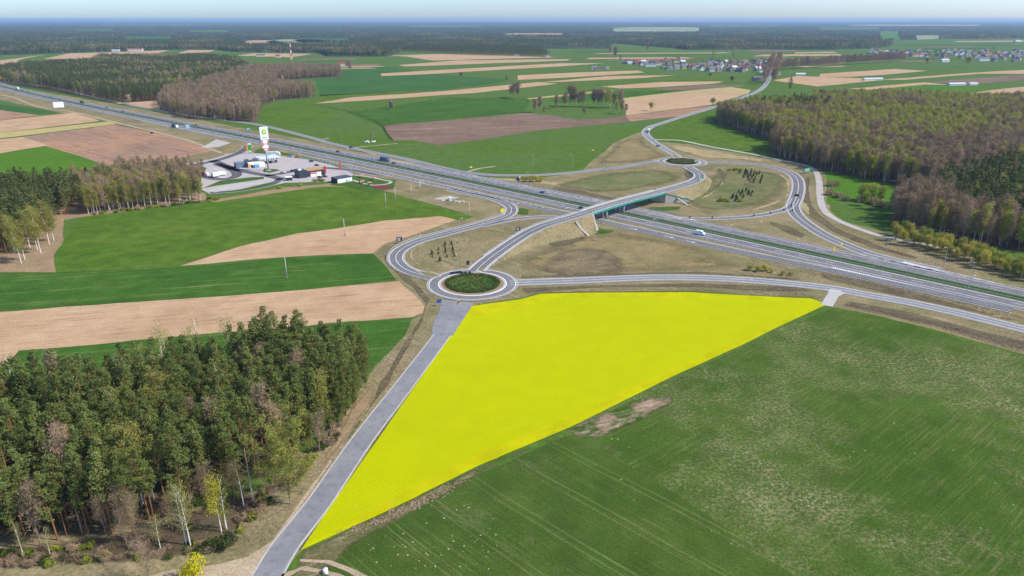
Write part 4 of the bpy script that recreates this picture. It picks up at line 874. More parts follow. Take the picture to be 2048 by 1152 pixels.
# tall double-face totem
tp = empty('totem_sign', G(537,341.5), R(30)); tag(tp, 'tall filling station totem with round green emblem above a red striped bucket panel', 'sign')
ZT = 36.5; RED = plain('sign_red', (.60,.015,.035), .4, .4, var=.03); LG = plain('sign_light_green', (.35,.68,.02), .4, .4, var=.03); DG = plain('sign_dark_green', (.03,.36,.05), .4, .4, var=.03); YE = plain('sign_yellow', (.75,.80,.08), .4, .4, var=.03)
SW = plain('sign_white', (.85,.85,.84), .4, .4, var=.02)
mb = MB(); mb.tube([(0,0,0),(0,0,26)], [.75,.6], 12); mb.build('mast', M['steel'], tp, smooth=True)
mb = MB(); mb.box((0,0,.25), (4,4,.5)); mb.build('footing', M['concrete'], tp)
mb = MB(); mb.box((0,0,ZT-5.1), (6.6,1.2,10.2)); pn = mb.build('upper_panel', SW, tp)
def disc(r0, r1, nsp, z, y, mat, nm, parent, star=False):
    v = []; kk = 36
    for i in range(kk):
        rr = r1 if (not star or i % 2 == 0) else r0
        a = 2*math.pi*i/kk; v.append((rr*math.cos(a), y, z+rr*math.sin(a)))
    mb = MB(); mb.add(v+[(p[0], p[1]+.06, p[2]) for p in v], [tuple(range(kk)), tuple(range(2*kk-1, kk-1, -1))]+[(i, (i+1)%kk, kk+(i+1)%kk, kk+i)[::-1] for i in range(kk)]); return mb.build(nm, mat, parent)
em = disc(1.75, 2.1, 18, ZT-4.0, -.68, DG, 'emblem', pn, True); disc(1.35, 1.75, 18, ZT-4.0, -.74, LG, 'emblem_ring', em, True); disc(.8, 1.15, 18, ZT-4.0, -.80, YE, 'emblem_centre', em, True); disc(.3, .45, 18, ZT-4.0, -.86, SW, 'emblem_core', em, True)
for k in range(6):
    mb = MB(); mb.box((-1.5+.6*k,-.63,ZT-8.6), (.4,.06,.6+.25*(k % 2))); mb.build('lettering', M['dsteel'], pn)
bk = [(-2.9,.75),(2.9,.75)]; mb = MB(); z1, z0 = ZT-10.6, ZT-17.4
mb.add([(-3.1,-.6,z1),(3.1,-.6,z1),(2.2,-.6,z0),(-2.2,-.6,z0),(-3.1,.6,z1),(3.1,.6,z1),(2.2,.6,z0),(-2.2,.6,z0)], [(3,2,1,0),(4,5,6,7),(0,1,5,4),(1,2,6,5),(2,3,7,6),(3,0,4,7)])
bp = mb.build('bucket_panel', SW, tp)
for sx in (-1, 1):
    for k0, k1 in ((.62,.78),(.86,1.0)):
        mb = MB(); mb.add([(sx*3.05*k0,-.64,z1-.25),(sx*3.05*k1,-.64,z1-.25),(sx*(2.2+.9*.28)*k1,-.64,z1-4.8),(sx*(2.2+.9*.28)*k0,-.64,z1-4.8)], [(0,1,2,3) if sx < 0 else (3,2,1,0)]); mb.build('stripe', RED, bp)
for gx, gw, strokes in ((-1.25, .9, ((-.35,0,.2,1.7,0),(.1,.42,.2,1.0,-.7),(.1,-.42,.2,1.0,.7))), (0, .9, ((-.3,0,.2,1.7,0),(.08,.75,.8,.2,0),(.0,.05,.6,.2,0))), (1.25, .9, ((-.35,0,.2,1.5,0),(.05,.75,.7,.2,0),(.05,-.75,.7,.2,0)))):
    for sx, sz, sw, sh_, an in strokes:                       # block letters K F C
        c_, s_n = math.cos(an), math.sin(an); cs_ = [(-sw/2,-sh_/2),(sw/2,-sh_/2),(sw/2,sh_/2),(-sw/2,sh_/2)]
        mb = MB(); mb.add([(gx+sx+a*c_+b*s_n, -.65, z1-3.6+sz-a*s_n+b*c_) for a, b in cs_], [(0,1,2,3)]); mb.build('lettering', M['black'], bp)
mb = MB(); mb.box((0,0,ZT-18.6), (4.8,1.1,1.9)); lp = mb.build('lower_panel', RED, tp); mb = MB(); mb.box((.1,-.6,ZT-18.6), (3.4,.12,1.2)); mb.build('price_strip', plain('pinkish_white', (.85,.62,.60), .5, .3), lp)
tg = empty('price_totem', G(501,307.5), R(8)); tag(tg, 'shorter green and white price totem at the station entry', 'sign')
for nm, c, d, m in [('panel', (0,0,4.6), (2.6,.8,7.6), DG), ('top_panel', (0,0,9.2), (2.8,.9,1.6), SW), ('base', (0,0,.4), (3,1.2,.8), M['concrete']), ('price_row', (0,-.45,2.2), (2.2,.06,1.6), SW)]:
    mb = MB(); mb.box(c, d); mb.build(nm, m, tg)
board(496,305,2.4,6,4,(.65,.28,.03),'orange banner panel beside the green price totem',name='banner')
board(651,350,1.6,6,4.4,RED,'tall red flag panel at the end of the restaurant',name='banner',legs=1); board(681,341,1.2,6,4.2,(.5,.05,.06),'red lattice banner by the restaurant terrace',name='banner',legs=1)
car(438,353,R(62),(.85,.85,.85),'white articulated lorry parked on the pale lorry slab','truck',group='vehicles at the filling station'); car(402,352.5,R(-8),(.45,.02,.05),'red trailer lorry parked beside the birch wood','truck',group='vehicles at the filling station')
car(352,342,R(2),(.05,.25,.14),'green and grey lorry parked behind the birch tops','truck',group='vehicles at the filling station'); car(371,341,R(5),(.8,.8,.78),'white van parked in front of the red trailer lorry','van',group='vehicles at the filling station')
for x, y, a, c, lb in [(580,314,30,(.08,.25,.55),'blue car parked at the forecourt edge by the expressway'),(588,315.5,30,(.75,.75,.75),'white car parked between blue and red cars'),(594,315.5,30,(.5,.03,.04),'red car parked at the forecourt edge'),(623,324,-20,(.05,.06,.1),'dark blue car crossing the forecourt'),(634,332,-15,(.04,.04,.06),'black car on the station exit lane'),
                      (566,346.5,-5,(.8,.8,.8),'white car near the drive-through kiosk'),(640,356,10,(.03,.03,.03),'black car parked below the restaurant entrance'),(650,354.5,10,(.04,.04,.05),'dark grey car parked beside the red flag panel'),(586,343,-5,(.12,.06,.2),'purple car beside the restaurant')]:
    car(x, y, R(a), c, lb, group='vehicles at the filling station')
car(547,311,R(-5),(.82,.83,.84),'long white semi trailer parked along the mint canopy','truck',group='vehicles at the filling station')
# picnic shelters
for i, (x, y) in enumerate([(724,355),(748,361),(725,367.5),(739,370.5)]):
    r = empty('picnic_table', G(x, y), R(20*i)); tag(r, 'picnic table under a pinkish red canopy on the lawn path', 'picnic table', 'picnic tables on the lawn')
    mb = MB(); mb.box((0,0,.75), (2.0,.9,.08)); mb.build('table_top', WOOD, r)
    for s in (-1, 1):
        mb = MB(); mb.box((0,s*.85,.45), (2.0,.35,.07)); mb.build('bench', WOOD, r)
        mb = MB(); mb.box((s*.7,0,.36), (.12,1.6,.72)); mb.build('leg', WOOD, r)
    mb = MB(); mb.tube([(0,0,.7),(0,0,2.6)], .05, 6); mb.build('pole', M['steel'], r)
    mb = MB(); mb.tube([(0,0,2.3),(0,0,3.0)], [2.2,.05], 8); mb.build('canopy', plain('canopy_red', (.50,.20,.20), .8, .2), r)
r = empty('play_slide', G(719,366), R(25)); tag(r, 'small yellow slide on the picnic lawn', 'slide')
mb = MB(); mb.tube([(0,0,0),(0,0,2.2)], .5, 8); mb.build('tower', NAVY, r); mb = MB(); mb.box((1.6,0,1.1), (2.8,.9,.2)); o = mb.build('chute', plain('yellow_plastic', (.75,.6,.02), .4, .4), r); o.rotation_euler.y = R(0)
# culvert, white bales, site cabin
r = empty('culvert_pipe', G(1036,361), R(-25)); tag(r, 'round concrete culvert mouth below the service road', 'culvert')
mb = MB(); nn = 20
mb.add([(1.7*math.cos(2*math.pi*i/nn), -.2, 1.3+1.7*math.sin(2*math.pi*i/nn)) for i in range(nn)]+[(1.15*math.cos(2*math.pi*i/nn), -.2, 1.3+1.15*math.sin(2*math.pi*i/nn)) for i in range(nn)]+[(1.15*math.cos(2*math.pi*i/nn), 4, 1.3+1.15*math.sin(2*math.pi*i/nn)) for i in range(nn)], [(i, (i+1)%nn, nn+(i+1)%nn, nn+i) for i in range(nn)]+[(nn+i, nn+(i+1)%nn, 2*nn+(i+1)%nn, 2*nn+i) for i in range(nn)])
mb.build('collar', M['concrete'], r); mb = MB(); mb.tube([(0,2,1.3),(0,2.1,1.3)], 1.15, 16); mb.build('pipe_shade_disc', M['black'], r)  # black disc paints the shade inside the pipe
for i, (x, y) in enumerate([(731,285),(735,284),(738,286),(745,285),(749,284.5)]):
    mb = MB(); mb.tube([(-.9,0,.8),(-.85,0,.8),(.85,0,.8),(.9,0,.8)], [.7,.8,.8,.7], 14); o = mb.build('wrapped_bale', M['white'], None, G(x, y), smooth=True); o.rotation_euler.z = i; tag(o, 'white wrapped round bale in the group by the sandy spur', 'bale', 'white bales by the sandy spur')
r, L = bld('site_cabin', (898,402), (904,401.6), 2.5, 'pale turquoise site cabin on the gravel pad')
for nm, c, d, m in [('wall', (L/2,1.2,1.2), (L,2.4,2.4), plain('turquoise_panel', (.42,.62,.64), .6, .3)), ('roof', (L/2,1.2,2.48), (L+.2,2.6,.12), M['white']), ('door', (L*.5,-.05,1.0), (.9,.08,2.0), M['white'])]:
    mb = MB(); mb.box(c, d); mb.build(nm, m, r)
def rock(seed, s, mat, name, loc, label, cat, group, parent=None):
    bm = bmesh.new(); bmesh.ops.create_icosphere(bm, subdivisions=2, radius=1)
    for v in bm.verts: v.co *= 1+.4*mnoise.noise(v.co*1.5+Vector((seed,0,0)))
    me = bpy.data.meshes.new(name); bm.to_mesh(me); bm.free(); me.materials.append(mat)
    o = link(name, me, parent, loc); o.scale = (s, s*.75, s*.5); return tag(o, label, cat, group)
for i, (x, y) in enumerate([(890,401),(910,402),(914,404),(920,403),(926,404),(885,401.5)]):
    rock(i, random.uniform(1.2,2.4), M['gravel'], 'rubble_heap', G(x, y), 'pale rubble heap on the ground beside the turquoise cabin', 'rubble heap', 'rubble heaps beside the cabin')
for x, y, s in ((1522,444,1.1),(1309,336.5,1.2),(1503,560,.8)): rock(x, s, M['concrete'], 'concrete_block', G(x, y), {1522:'pale concrete drain outlet on the grass under the loop',1309:'pale concrete block in the grass west of the far roundabout',1503:'pale stone beside the side road and yellow willows'}[x], 'concrete block', None)
# tank by the field corner
r = empty('water_tank', G(651,1146)); tag(r, 'small white plastic water tank at the bottom corner of the green headland', 'tank')
mb = MB(); mb.tube([(0,0,0),(0,0,.15),(0,0,1.15),(0,0,1.35)], [.55,.62,.62,.35], 16); mb.build('body', M['white'], r, smooth=True)
mb = MB(); mb.tube([(0,0,1.33),(0,0,1.47)], .2, 10); mb.build('lid', M['steel'], r)
# clods along the lower edge of the yellow plot
mb = MB()
for i in range(380):
    t = random.random(); c = G(640+290*t**.8+random.uniform(-10,10), 1092-128*t**.8+random.uniform(-9,9)); s = random.uniform(.12,.45)*(.6+.8*math.sin(math.pi*t))
    a = [random.uniform(.7,1.2) for _ in range(4)]; mb.box((c.x, c.y, s*.25), (s*1.6*a[0], s*1.2*a[1], s*.7), a[2]*6, taper=.55)
tag(mb.build('earth_clods', plain('dry_clod', (.26,.185,.12), .95, .05, var=.25)), 'row of dry earth clods along the lower edge of the yellow plot', None, None, 'stuff')
mb = MB()
for i in range(110):
    c = G(random.uniform(700,1000), random.uniform(1010,1140)) if i < 60 else G(random.uniform(1150,2040), random.uniform(690,1130))
    s = random.uniform(.12,.32); mb.box((c.x, c.y, .1+s*.15), (s*1.8, s*1.3, s*.5), i, taper=.4)
tag(mb.build('molehills', plain('pale_soil', (.42,.32,.20), .95, .05, var=.25)), 'small pale molehills and stones scattered over the green headland', None, None, 'stuff')
# ------------------------------------------------------------------ villages
WALLS = [plain('render_cream', (.50,.43,.33), .85, .1), plain('render_white', (.70,.68,.63), .85, .1), plain('render_ochre', (.48,.32,.19), .85, .1), plain('render_grey', (.27,.26,.25), .85, .1)]
ROOFS = [(plain('roof_grey', (.16,.165,.18), .7, .2), 'grey'), (plain('roof_red', (.30,.07,.055), .7, .2), 'red'), (plain('roof_brown', (.15,.085,.065), .7, .2), 'brown'), (plain('roof_light', (.55,.56,.57), .6, .2), 'pale')]
WN = ['cream', 'white', 'ochre', 'grey']
def house(x, y, w_, d_, h, wi, ri, rz, place, group=None, label=None, cat='house', loc=None):
    r = empty('barn' if cat == 'barn' else 'house', loc or G(x, y), rz)
    tag(r, label or '%s house with %s gabled roof %s' % (WN[wi], ROOFS[ri][1], place), cat, group)
    rh = d_*.42 if cat == 'house' else d_*.2
    a, b = w_/2, d_/2
    mb = MB(); mb.add([(-a,-b,0),(a,-b,0),(a,b,0),(-a,b,0),(-a,-b,h),(a,-b,h),(a,b,h),(-a,b,h),(-a,0,h+rh),(a,0,h+rh)], [(0,1,5,4),(2,3,7,6),(1,2,6,9,5),(3,0,4,8,7)]); mb.build('wall', WALLS[wi], r)
    a += .5; e = .5*rh/b
    mb = MB(); mb.add([(-a,-b-.5,h-e),(a,-b-.5,h-e),(a,0,h+rh+.02),(-a,0,h+rh+.02),(-a,b+.5,h-e),(a,b+.5,h-e)]+[(-a,-b-.5,h-e+.25),(a,-b-.5,h-e+.25),(a,0,h+rh+.3),(-a,0,h+rh+.3),(-a,b+.5,h-e+.25),(a,b+.5,h-e+.25)], [(3,2,1,0),(5,2,3,4),(6,7,8,9),(9,8,11,10),(0,1,7,6),(4,10,11,5),(1,2,8,7),(2,5,11,8),(3,0,6,9),(4,3,9,10)])
    rf = mb.build('roof', ROOFS[ri][0], r)
    if cat == 'house':
        mb = MB(); mb.box((w_*.2, .6, h+rh), (.8,.8,1.6)); mb.build('chimney', WALLS[3], rf)
        for k in (-.28, .28):
            mb = MB(); mb.box((k*w_, -d_/2-.03, h*.5), (1.6,.08,1.6)); mb.build('window', M['glass'], r)
    return r
random.seed(11)
def village(spots, n, place, group):
    done = []
    for _ in range(n*6):
        if len(done) >= n: break
        x0, x1, y0, y1 = random.choice(spots); x = random.uniform(x0, x1); y = random.uniform(y0, y1); g = G(x, y)
        if any((g-q).length < 11 for q in done): continue
        done.append(g)
        big = random.random() < .22; wi = random.choices(range(4), (4,3,2,3))[0]; ri = random.choices(range(4), (6,2,4,.6))[0]
        rz = R(random.choice((15, 105)))+random.uniform(-.15,.15)
        if big: house(x, y, random.uniform(16,28), 10, 4.5, random.choice((1,3)), random.choice((0,0,2,3)), rz, place, group, label='long %s barn %s' % ('low', place), cat='barn')
        else: house(x, y, random.uniform(11,16), random.uniform(9,12), random.uniform(4.5,7), wi, ri, rz, place, group)
village([(1250,1330,126,129),(1325,1480,123,143),(1400,1535,126,145),(1280,1320,128,131)], 130, 'in the village at the end of the road', 'houses of the near village')
village([(1740,1820,104,112),(1800,1980,102,118),(1900,2060,104,112),(1960,2090,110,124)], 130, 'in the eastern village beyond the tree row', 'houses of the eastern village')
for a in [(1188,139,14,9,4.5,1,0,'house','white house of the lone farm in the strip fields'),(1196,140,20,10,4,3,2,'barn','grey brown barn of the lone farm in the strip fields'),(1214,138,9,7,4,1,0,'house','small white house east of the lone farm'),
          (1300,133,30,12,5,1,0,'barn','long grey roofed barn at the west end of the near village'),(1432,140,32,12,5,1,3,'barn','large white shed on the south side of the near village'),(1465,143,16,9,4,3,0,'barn','grey shed with turquoise door by the village avenue'),(1515,161,22,12,6,3,0,'barn','dark grey barn beside the avenue trees'),(1556,150,9,7,4,1,0,'house','small white house right of the avenue'),
          (1600,150,24,7,3,1,3,'barn','low pale shed in the field right of the avenue'),(270,102,60,16,7,1,1,'barn','long red roofed farm building below the far forest'),(232,103,28,10,5,1,3,'barn','low white building beside the red roofed farm'),(522,113,30,12,5,1,2,'barn','brown roofed farm building behind the lattice mast'),(556,115,16,10,5,1,1,'house','pale house with red roof right of the brown farm'),(600,131,26,10,4,2,1,'barn','pinkish farm building behind the bare wood'),(683,131,18,10,5,1,1,'house','red roofed house at the end of the bare wood'),
          (1033,113,14,9,5,1,0,'house','white house against the far pine clump'),(1095,114,16,9,4,1,0,'house','small white house right of the far pine clump'),(1888,124,26,14,6,1,3,'barn','dark green shed with pale roof beside the eastern village'),(1835,113,50,16,6,1,1,'barn','long red roofed school building of the eastern village'),(1965,122,36,16,7,1,0,'barn','white hall with grey roof in the eastern village'),
          (1745,160.5,44,9,3,1,3,'barn','pale polytunnel row in the sandy field'),(1912,170.5,36,9,3,1,3,'barn','white shed row beside the bright green triangle'),(1945,170,18,8,3,1,3,'barn','short white shed beside the white shed row'),(2035,84,40,16,7,1,3,'barn','pale halls by the far forest edge')]:
    house(a[0], a[1], a[2], a[3], a[4], a[5], a[6], R(12), '', label=a[8], cat=a[7])
# lattice mast
r = empty('radio_mast', G(584,126)); tag(r, 'red and white lattice radio mast behind the bare wood', 'mast')
hm = 62; seg = 7
for s in range(seg):
    mb = MB(); z0, z1 = hm*s/seg, hm*(s+1)/seg; r0, r1 = 2.6-2.0*s/seg, 2.6-2.0*(s+1)/seg
    for k in range(3):
        a = 2*math.pi*k/3; a2 = 2*math.pi*(k+1)/3
        mb.tube([(r0*math.cos(a), r0*math.sin(a), z0), (r1*math.cos(a), r1*math.sin(a), z1)], .32, 4); mb.tube([(r0*math.cos(a), r0*math.sin(a), z0), (r1*math.cos(a2), r1*math.sin(a2), z1)], .2, 4); mb.tube([(r0*math.cos(a2), r0*math.sin(a2), z0), (r1*math.cos(a), r1*math.sin(a), z1)], .2, 4)
    mb.build('mast_section', RED if s % 2 == 0 else SW, r)
mb = MB(); mb.box((0,0,hm+1), (2.4,2.4,2.5)); mb.build('antenna', SW, r)
# ------------------------------------------------------------------ vegetation
random.seed(23)
def cards(cen, size, up=.0, aspect=1.0, tri=False, droop=0.0, rg=rng):
    """random leaf cards at the centres cen (N,3); returns verts, faces"""
    N = len(cen); d = rg.normal(size=(N,3)); d[:,2] = d[:,2]*(1-up)+droop; d /= np.linalg.norm(d, axis=1)[:,None]+1e-9
    e = rg.normal(size=(N,3)); e -= (e*d).sum(1)[:,None]*d; e /= np.linalg.norm(e, axis=1)[:,None]+1e-9
    s = size*rg.uniform(.6, 1.4, (N,1)); a = d*s*.5; b = e*s*.5*aspect
    if tri: v = np.stack([cen-a-b, cen-a+b, cen+a], 1); k = 3
    else: v = np.stack([cen-a-b*.7, cen-a*.2+b*1.0, cen+a, cen+a*.1-b*1.0], 1); k = 4
    return v.reshape(-1,3), np.arange(N*k).reshape(N,k)
def cards_mesh(name, parts, mats):
    """parts: list of (verts, faces(int array), material index)"""
    V = []; Fc = []; MI = []; n = 0
    for v, f, m in parts:
        V.append(np.asarray(v, float).reshape(-1,3)); Fc += [tuple(int(i)+n for i in q) for q in f]; MI += [m]*len(f); n += len(V[-1])
    return mesh(name, np.concatenate(V), Fc, mats, MI)
def mbpart(mb, m=0): return (mb.v, mb.f, m)
def ball(n, c, r, rg=rng, shell=.45):
    d = rg.normal(size=(n,3)); d /= np.linalg.norm(d, axis=1)[:,None]; return np.array(c)+d*np.array(r)*(shell+(1-shell)*rg.uniform(0,1,(n,1))**.5)
def pine_parts(h=21, seed=0, lod=1.0, crown0=.48):
    rg = np.random.default_rng(100+seed); tr = MB(); bend = rg.normal(0, .35, 2)
    tr.tube([(0,0,-.3),(bend[0]*.3,bend[1]*.3,h*.4),(bend[0],bend[1],h*.75),(bend[0]*1.1,bend[1]*1.1,h*.98)], [.24,.19,.12,.03], 6)
    cs = []; z = h*crown0
    nw = int(17*(.55+.45*lod))
    for i in range(nw):
        t = i/(nw-1); z = h*(crown0+(1-crown0)*t); R0 = (2.5*math.sin(min(1, (1-t)*1.5+.12)*math.pi*.5))*(.75+.5*rg.random())
        if t < .18: R0 *= .7
        for k in range(3 if t < .85 else 2):
            a = rg.uniform(0, 6.28); rr = R0*rg.uniform(.45, 1.0) if t < .93 else R0*.3
            c = np.array([bend[0]+rr*math.cos(a), bend[1]+rr*math.sin(a), z+rr*.12]); cs.append(c)
            if lod > .8 and t < .6: tr.tube([(bend[0],bend[1],z-.3), tuple(c)], [.06,.02], 4, cap=False)
    P = [ball(int(38*lod), c, (.95,.95,.52), rg) for c in cs]
    return tr, np.concatenate(P), .42 if lod > .8 else .85
def make_pine(seed, h):
    tr, pts, sz = pine_parts(h, seed, 1.0, (.50,.36,.42,.30,.46,.26,.55,.38)[seed % 8]); rg = np.random.default_rng(seed)
    v, f = cards(pts, sz, up=.5, aspect=.75, rg=rg)
    return tr.me('trunk', M['bark_pine']), cards_mesh('crown', [(v, f, 0)], [M['pine']])
def branchy(h, seed, nb_, spread, trunk_r, rise=.9, crown0=.3, sub=5, lean=.3):
    """trunk with limbs and twigs; returns MB and points along the outer limbs"""
    rg = np.random.default_rng(seed); tr = MB(); bend = rg.normal(0, lean, 2)
    def ax(t): return np.array([bend[0]*t*t*2, bend[1]*t*t*2, h*t])
    tr.tube([tuple(ax(t)-np.array([0,0,.3 if t == 0 else 0])) for t in (0,.25,.5,.75,1)], [trunk_r*x for x in (1,.82,.6,.36,.06)], 6)
    tips = []
    for i in range(nb_):
        t = crown0+(1-crown0)*(i+rg.random())/nb_*.97; p = ax(t); a = rg.uniform(0, 6.28); L = spread*(1-.62*abs((t-crown0)/(1-crown0)-.35))*rg.uniform(.6,1.15)
        dv = np.array([math.cos(a), math.sin(a), rise*rg.uniform(.6,1.3)]); dv /= np.linalg.norm(dv); q = p+dv*L*.55; e = q+(dv+np.array([0,0,.25]))*L*.5
        tr.tube([tuple(p), tuple(q), tuple(e)], [trunk_r*.28*(1-t*.6), trunk_r*.16, trunk_r*.05], 4, cap=False)
        for k in range(sub):
            s = rg.random(); b = p+(q-p)*s if rg.random() < .4 else q+(e-q)*s
            tips.append(b); tips.append(b+rg.normal(0, .5, 3)); tips.append(e)
    return tr, np.array(tips)
def make_birch(seed, h, leaf='birch', bark='bark_birch', dens=22, spread=3.2, droop=-.5, size=.5, crown0=.28):
    rg = np.random.default_rng(seed+500); tr, tips = branchy(h, seed+500, 26, spread, .20, 1.0, crown0)
    P = np.repeat(tips, max(1, dens//3), axis=0)+rg.normal(0, .62, (len(tips)*max(1, dens//3),3)); P[:,2] -= abs(rg.normal(0, .4, len(P)))
    v, f = cards(P, size, droop=droop, aspect=.5, rg=rg)
    return tr.me('trunk', M[bark]), cards_mesh('crown', [(v, f, 0)], [M[leaf]])
def make_bare(seed, h, spread=3.0, leaf='twig', dens=12, crown0=.3, extra=None, asp=.11):
    rg = np.random.default_rng(seed+900); tr, tips = branchy(h, seed+900, 24, spread, .19, 1.15, crown0)
    P = np.repeat(tips, dens//3, axis=0)+rg.normal(0, .75, (len(tips)*(dens//3),3))
    v, f = cards(P, 1.3, droop=.6, aspect=asp, tri=True, rg=rg); parts = [(v, f, 0)]
    if extra: v2, f2 = cards(P[::5]+rg.normal(0,.2,(len(P[::5]),3)), .34, aspect=.8, rg=rg); parts.append((v2, f2, 1))
    return tr.me('trunk', M['bark_grey']), cards_mesh('crown', parts, [M[leaf]]+([M[extra]] if extra else []))
def make_round(seed, h, rad, leaf, bark='bark_grey', n=1500, size=.5, z0=.25):
    rg = np.random.default_rng(seed+1300); tr, tips = branchy(h*.92, seed+1300, 16, rad*1.1, .22, .8, z0)
    bl = [(rg.uniform(-.5,.5)*rad, rg.uniform(-.5,.5)*rad, h*rg.uniform(z0+.15,.88), rad*rg.uniform(.4,.62)) for _ in range(11)]
    P = np.concatenate([ball(n//11, b[:3], (b[3],b[3],b[3]*.85), rg, .5) for b in bl]); v, f = cards(P, size, aspect=.7, rg=rg)
    return tr.me('trunk', M[bark]), cards_mesh('crown', [(v, f, 0)], [M[leaf]])
def make_bush(seed, h, rad, leaf, n=500, size=.4):
    rg = np.random.default_rng(seed+1700); tr = MB()
    for k in range(5):
        a = 1.26*k; tr.tube([(0,0,-.1),(.4*rad*math.cos(a),.4*rad*math.sin(a),h*.6)], [.07,.02], 4)
    bl = [(rg.uniform(-.6,.6)*rad, rg.uniform(-.6,.6)*rad, h*rg.uniform(.3,.7), rad*rg.uniform(.35,.55)) for _ in range(7)]
    P = np.concatenate([ball(n//7, b[:3], (b[3],b[3],h*.33), rg, .5) for b in bl]); P[:,2] = np.maximum(P[:,2], .05); v, f = cards(P, size*2.2, aspect=.10, droop=.4, tri=True, rg=rg) if leaf == 'twig' else cards(P, size, aspect=.7, rg=rg)
    return tr.me('stem', M['bark_grey']), cards_mesh('foliage', [(v, f, 0)], [M[leaf]])
def make_spruce(seed, h):
    rg = np.random.default_rng(seed+2100); tr = MB(); tr.tube([(0,0,-.1),(0,0,h)], [.08,.02], 5)
    z = rg.uniform(.06,1,420)**1.0; a = rg.uniform(0,6.28,420); rr = h*.46*(1-z)**.8*rg.uniform(.35,1,420)*(.75+.25*np.sin(z*34))
    P = np.stack([rr*np.cos(a), rr*np.sin(a), z*h], 1); v, f = cards(P, h*.11, up=.6, aspect=.6, rg=rg)
    return tr.me('trunk', M['bark_grey']), cards_mesh('crown', [(v, f, 0)], [M['spruce']])
def make_dead(seed, h):
    rg = np.random.default_rng(seed+2500); tr = MB(); tr.tube([(0,0,-.3),(.1,.1,h*.5),(.3,.1,h)], [.2,.14,.03], 6); P = []
    for i in range(46):
        t = .3+.68*i/46; a = rg.uniform(0,6.28); L = 2.0*(1-t)+.7; e = (L*math.cos(a), L*math.sin(a), h*t+rg.uniform(-.5,.4)); tr.tube([(0.2*t,.1*t,h*t), e], [.045,.012], 3, cap=False)
        P += [np.array(e)*s+np.array([0.2*t,.1*t,h*t])*(1-s) for s in (.6,.8,1)]
    P = np.repeat(np.array(P), 3, axis=0)+rg.normal(0,.3,(len(P)*3,3)); v, f = cards(P, .5, aspect=.16, tri=True, rg=rg)
    return tr.me('trunk', plain('dead_bark', (.30,.19,.13), .95, .1, var=.25)), cards_mesh('crown', [(v, f, 0)], [M['deadneedle']])
PN = ('trunk', 'crown')
def plant(name, pair, loc, s, rz, label, cat='tree', group=None, parts=PN, sxy=None):
    r = empty(name, Vector((loc[0], loc[1], loc[2] if len(loc) > 2 else 0)), rz); r.scale = (s*(sxy or 1), s*(sxy or 1), s); tag(r, label, cat, group)
    for nm, me_ in zip(parts, pair): link(nm, me_, r)
    return r
pines = [make_pine(i, 21+1.2*(i % 4)) for i in range(8)]
birches = [make_birch(i, 19+1.5*(i % 3)) for i in range(5)]
bares = [make_bare(i, 20+1.5*(i % 3), extra=('fresh' if i == 4 else None)) for i in range(5)]
dense = [make_bare(70+i, 18, 5.6, dens=30) for i in range(4)]
freshb = [make_birch(40+i, 19, 'fresh', 'bark_grey', 27, 3.3, -.2, .5, .25) for i in range(3)]
roundb = [make_round(i, 11, 4.2, 'twig', n=1500, size=.9) for i in range(2)]

# the near pine wood
wood_px = [(-140,985),(-60,905),(0,878),(70,850),(150,815),(320,793),(470,772),(560,748),(650,742),(734,742),(730,772),(708,812),(684,840),(652,862),(600,900),(545,950),(510,975),(440,995),(390,1030),(300,1066),(150,1085),(0,1105),(-140,1120)]
soft_sheet('forest_floor', [(p[0]+4, p[1]+8) for p in wood_px], .12, M['litter'], 'brown needle litter under the near pine wood', amp=2.0)
ALL = {'pine': [], 'birch': [], 'bare': []}
for X, Y in scatter(wood_px, 4.7):
    q = mnoise.noise(Vector((X*.045, Y*.045, 3))); hq = mnoise.noise(Vector((X*.03, Y*.03, 9)))
    if mnoise.noise(Vector((X*.09, Y*.09, 6))) > .42: continue
    k = 'birch' if q > .33 and random.random() < .6 else ('bare' if random.random() < .02 else 'pine')
    ALL[k].append((X, Y, min(1.16, max(.6, .92+.22*hq+random.uniform(-.14,.12))), 0))
low = [make_pine(3, 20), make_pine(5, 19), make_pine(11, 18)]
for i in range(46):
    t = i/45; q = spline([G(736,745), G(728,778), G(706,818), G(682,845), G(650,868), G(612,905), G(560,958)], 2.0); p = q[int(t*(len(q)-1))]
    plant('young_pine', low[i % 3], (p.x+random.uniform(-3.5,.5), p.y+random.uniform(-1.5,1.5)), random.uniform(.45,.85), i, 'low branched young pine on the near wood edge by the access road', 'tree', 'low branched pines on the wood edge')
for i in range(40):
    x = 20+700*i/39; y = float(np.interp(x, [0,70,150,320,470,560,650,734], [876,848,813,791,770,746,740,742])); p = G(x, y)
    plant('young_pine', low[i % 3], (p.x, p.y+random.uniform(0,3)), random.uniform(.65,.95), i, 'low branched young pine on the near wood back edge by the green strip', 'tree', 'low branched pines at the back edge')
soft_sheet('forest_floor', [(-100,1120),(0,1090),(150,1075),(300,1056),(430,1000),(520,975),(560,985),(520,1030),(470,1070),(400,1112),(300,1128),(150,1135),(0,1140),(-100,1160)], .13, M['litter'], 'brown weedy ground along the front of the near wood', amp=2.0)
